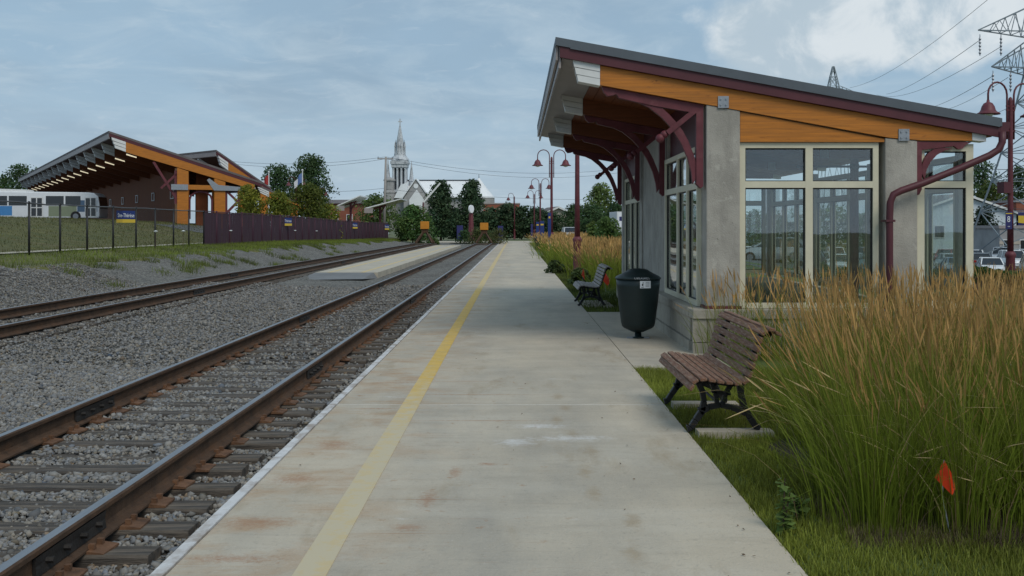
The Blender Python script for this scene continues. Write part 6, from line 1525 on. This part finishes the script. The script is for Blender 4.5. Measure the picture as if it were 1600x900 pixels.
# ------------------------------------------------------------------ short grass and weeds
def turf(name, label, n, sampler, hmin, hmax, w, c0, c1, nseg=1):
    X, Y = sampler(n); keep_z = gz(X, Y) - 0.04
    n = len(X); b = np.stack([X, Y, keep_z], 1); ln = rng.uniform(hmin, hmax, n); t_ = rng.uniform(0.6, 1.4, (n, 1))
    patch = (0.75 + 0.35 * np.sin(X * 1.7 + np.sin(Y * 1.1)) * np.sin(Y * 1.3))[:, None]
    V, Fq, C, _ = ribbons(b, unit(rng.uniform(0, 6.28, n)), ln, np.minimum(rng.uniform(0.1, 0.7, n) * ln, ln * 0.85), rng.uniform(0.7, 1.4, n) * w, nseg, np.array(c0) * t_ * patch, np.array(c1) * t_ * patch, 0.85)
    o = link(name, np_mesh(name, V, Fq, np.clip(C, 0.003, 0.9)), 'blade'); tag(o, label, 'grass', kind='stuff')
def s_near(n):
    Y = rng.uniform(4.6, 12.4, n); X = rng.uniform(1.425, 3.6, n)
    k = ((Y < 5.8) | (X < 2.25 + 0.3 * np.sin(Y * 3)) | ((Y > 8.3) & (X < 3.3))) & (X < 0.53 * Y + 0.3)
    k &= ~((X > 1.36) & (X < 2.12) & ((abs(Y - 8.47) < 0.1) | (abs(Y - 9.81) < 0.1)))
    k &= rng.uniform(size=n) < (0.45 + 0.6 * (np.sin(X * 9 + 2 * np.sin(Y * 4)) * np.sin(Y * 7) > -0.4))
    return X[k], Y[k]
turf('lawn_grass', 'short green lawn with weeds along the platform edge near the bench', 105000, s_near, 0.03, 0.095, 0.006, (0.14, 0.165, 0.020), (0.27, 0.31, 0.050), 1)
def s_mid(n):
    Y = rng.uniform(20.6, 60, n) ; X = 1.44 + rng.uniform(0, 1, n) ** 1.3 * 2.6; return X, Y
turf('lawn_grass', 'short mown lawn around the grey bench past the shelter', 45000, s_mid, 0.03, 0.10, 0.02, (0.08, 0.11, 0.02), (0.16, 0.20, 0.042))
def s_bank(n):
    Y = np.sqrt(rng.uniform(22 ** 2, 115 ** 2, n)); X = -13.0 + 0.4 * np.sin(Y * 0.9) + 0.35 * np.sin(Y * 2.9) - rng.uniform(0, 1, n) ** 1.4 * 4.6 + 0.25; return X, Y
turf('bank_grass', 'rough green grass along the gravel bank at the fence foot', 90000, s_bank, 0.06, 0.24, 0.022, (0.11, 0.15, 0.020), (0.21, 0.265, 0.045))
def s_hill(n):
    Y = np.sqrt(rng.uniform(30 ** 2, 92 ** 2, n)); X = -17.5 - rng.uniform(0, 1, n) * 26; k = X > -0.52 * Y; return X[k], Y[k]
turf('meadow_grass', 'dull green meadow sloping up from the fence to the bus terminal', 60000, s_hill, 0.06, 0.22, 0.04, (0.075, 0.088, 0.020), (0.19, 0.185, 0.055))
# dry litter at the front of the big bed
def s_lit(n):
    X = rng.uniform(1.8, 3.4, n); Y = rng.uniform(5.45, 6.4, n); return X, Y
turf('dry_thatch', 'dry straw litter lying at the foot of the tall grass', 6000, s_lit, 0.04, 0.12, 0.004, (0.12, 0.09, 0.05), (0.24, 0.19, 0.11))
# tufts coming up through the stone of the bank, and leaf litter blown onto the platform
def s_tuft(n):
    cy = rng.uniform(24, 70, 26); cx = rng.uniform(-12.4, -10.6, 26); k = rng.integers(0, 26, n); return cx[k] + rng.normal(0, 0.16, n), cy[k] + rng.normal(0, 0.3, n)
turf('bank_weeds', 'small green weed tufts coming up through the gravel bank', 3500, s_tuft, 0.08, 0.26, 0.02, (0.09, 0.12, 0.02), (0.18, 0.22, 0.045))
nl = 60; lx_ = rng.uniform(-1.6, 1.4, nl); ly_ = 4.8 + 14 * rng.uniform(0, 1, nl) ** 1.4; lx_ = np.where(rng.uniform(size=nl) < 0.5, 1.4 - np.abs(rng.normal(0, 0.25, nl)), lx_)
tag(link('leaf_litter', leaves_mesh('leaf_litter', np.stack([lx_, ly_, np.full(nl, 0.009)], 1), rng.normal(0, 0.25, (nl, 3)) + np.array([0, 0, 1]), rng.uniform(0.005, 0.014, nl), np.array([0.16, 0.11, 0.07]) * rng.uniform(0.4, 1.5, (nl, 1))), 'leaf'), 'tiny dead leaves and twigs scattered over the platform concrete', 'leaf litter', kind='stuff')
# weeds
def weed(x, y, h, n, label, col):
    t = thing('weed', label, 'weed', (x, y, float(gz(x, y)) - 0.03)); m = MB()
    stems = [(random.uniform(-0.04, 0.04), random.uniform(-0.04, 0.04), h * random.uniform(0.6, 1)) for _ in range(3)]
    for a in stems: m.tube([(0, 0, 0), (a[0] * 0.4, a[1] * 0.4, a[2] * 0.5), a], [0.006, 0.005, 0.003], 5)
    obj('stem', m, 'leaf' if False else 'bark', t, world=False)
    V = []; 
    C_ = []; N_ = []
    for a in stems:
        for k in range(n):
            f = (k + 1) / n; C_.append((a[0] * f + random.uniform(-0.03, 0.03), a[1] * f + random.uniform(-0.03, 0.03), a[2] * f)); N_.append((random.uniform(-0.6, 0.6), random.uniform(-0.6, 0.6), 1))
    C_ = np.array(C_); link('foliage', leaves_mesh('foliage', C_, np.array(N_), rng.uniform(0.02, 0.045, len(C_)), np.array(col) * rng.uniform(0.7, 1.3, (len(C_), 1))), 'leaf', t, world=False)
weed(XP(1224, 5.75), 5.75, 0.36, 22, 'upright green weed between the lawn and the tall grass', (0.15, 0.23, 0.06))
weed(XP(1245, 6.0), 6.0, 0.2, 14, 'small green weed beside the taller one near the grass bed', (0.13, 0.20, 0.05))
for i, (px, Y) in enumerate(((262, 47.5), (470, 70), (520, 77), (205, 44), (330, 55))):
    x = fp(Y) + 0.9; t = thing('wildflower', ['white wildflower stem near the last clear fence panels', 'white wildflower stem under the purple fence middle', 'pale wildflower stem farther along the purple fence', 'white wildflower stem below the largest station sign', 'white wildflower stem where the purple fence begins'][i], 'wildflower', (x, Y, float(gz(x, Y))))
    obj('stem', MB().tube([(0, 0, 0), (0.02, 0, 0.8)], 0.012, 5), 'bark', t, world=False)
    obj('flower', MB().lathe([(0.02, 0.78), (0.10, 0.83), (0.02, 0.86)], (0.02, 0, 0), 8), 'sign_white', t, world=False)
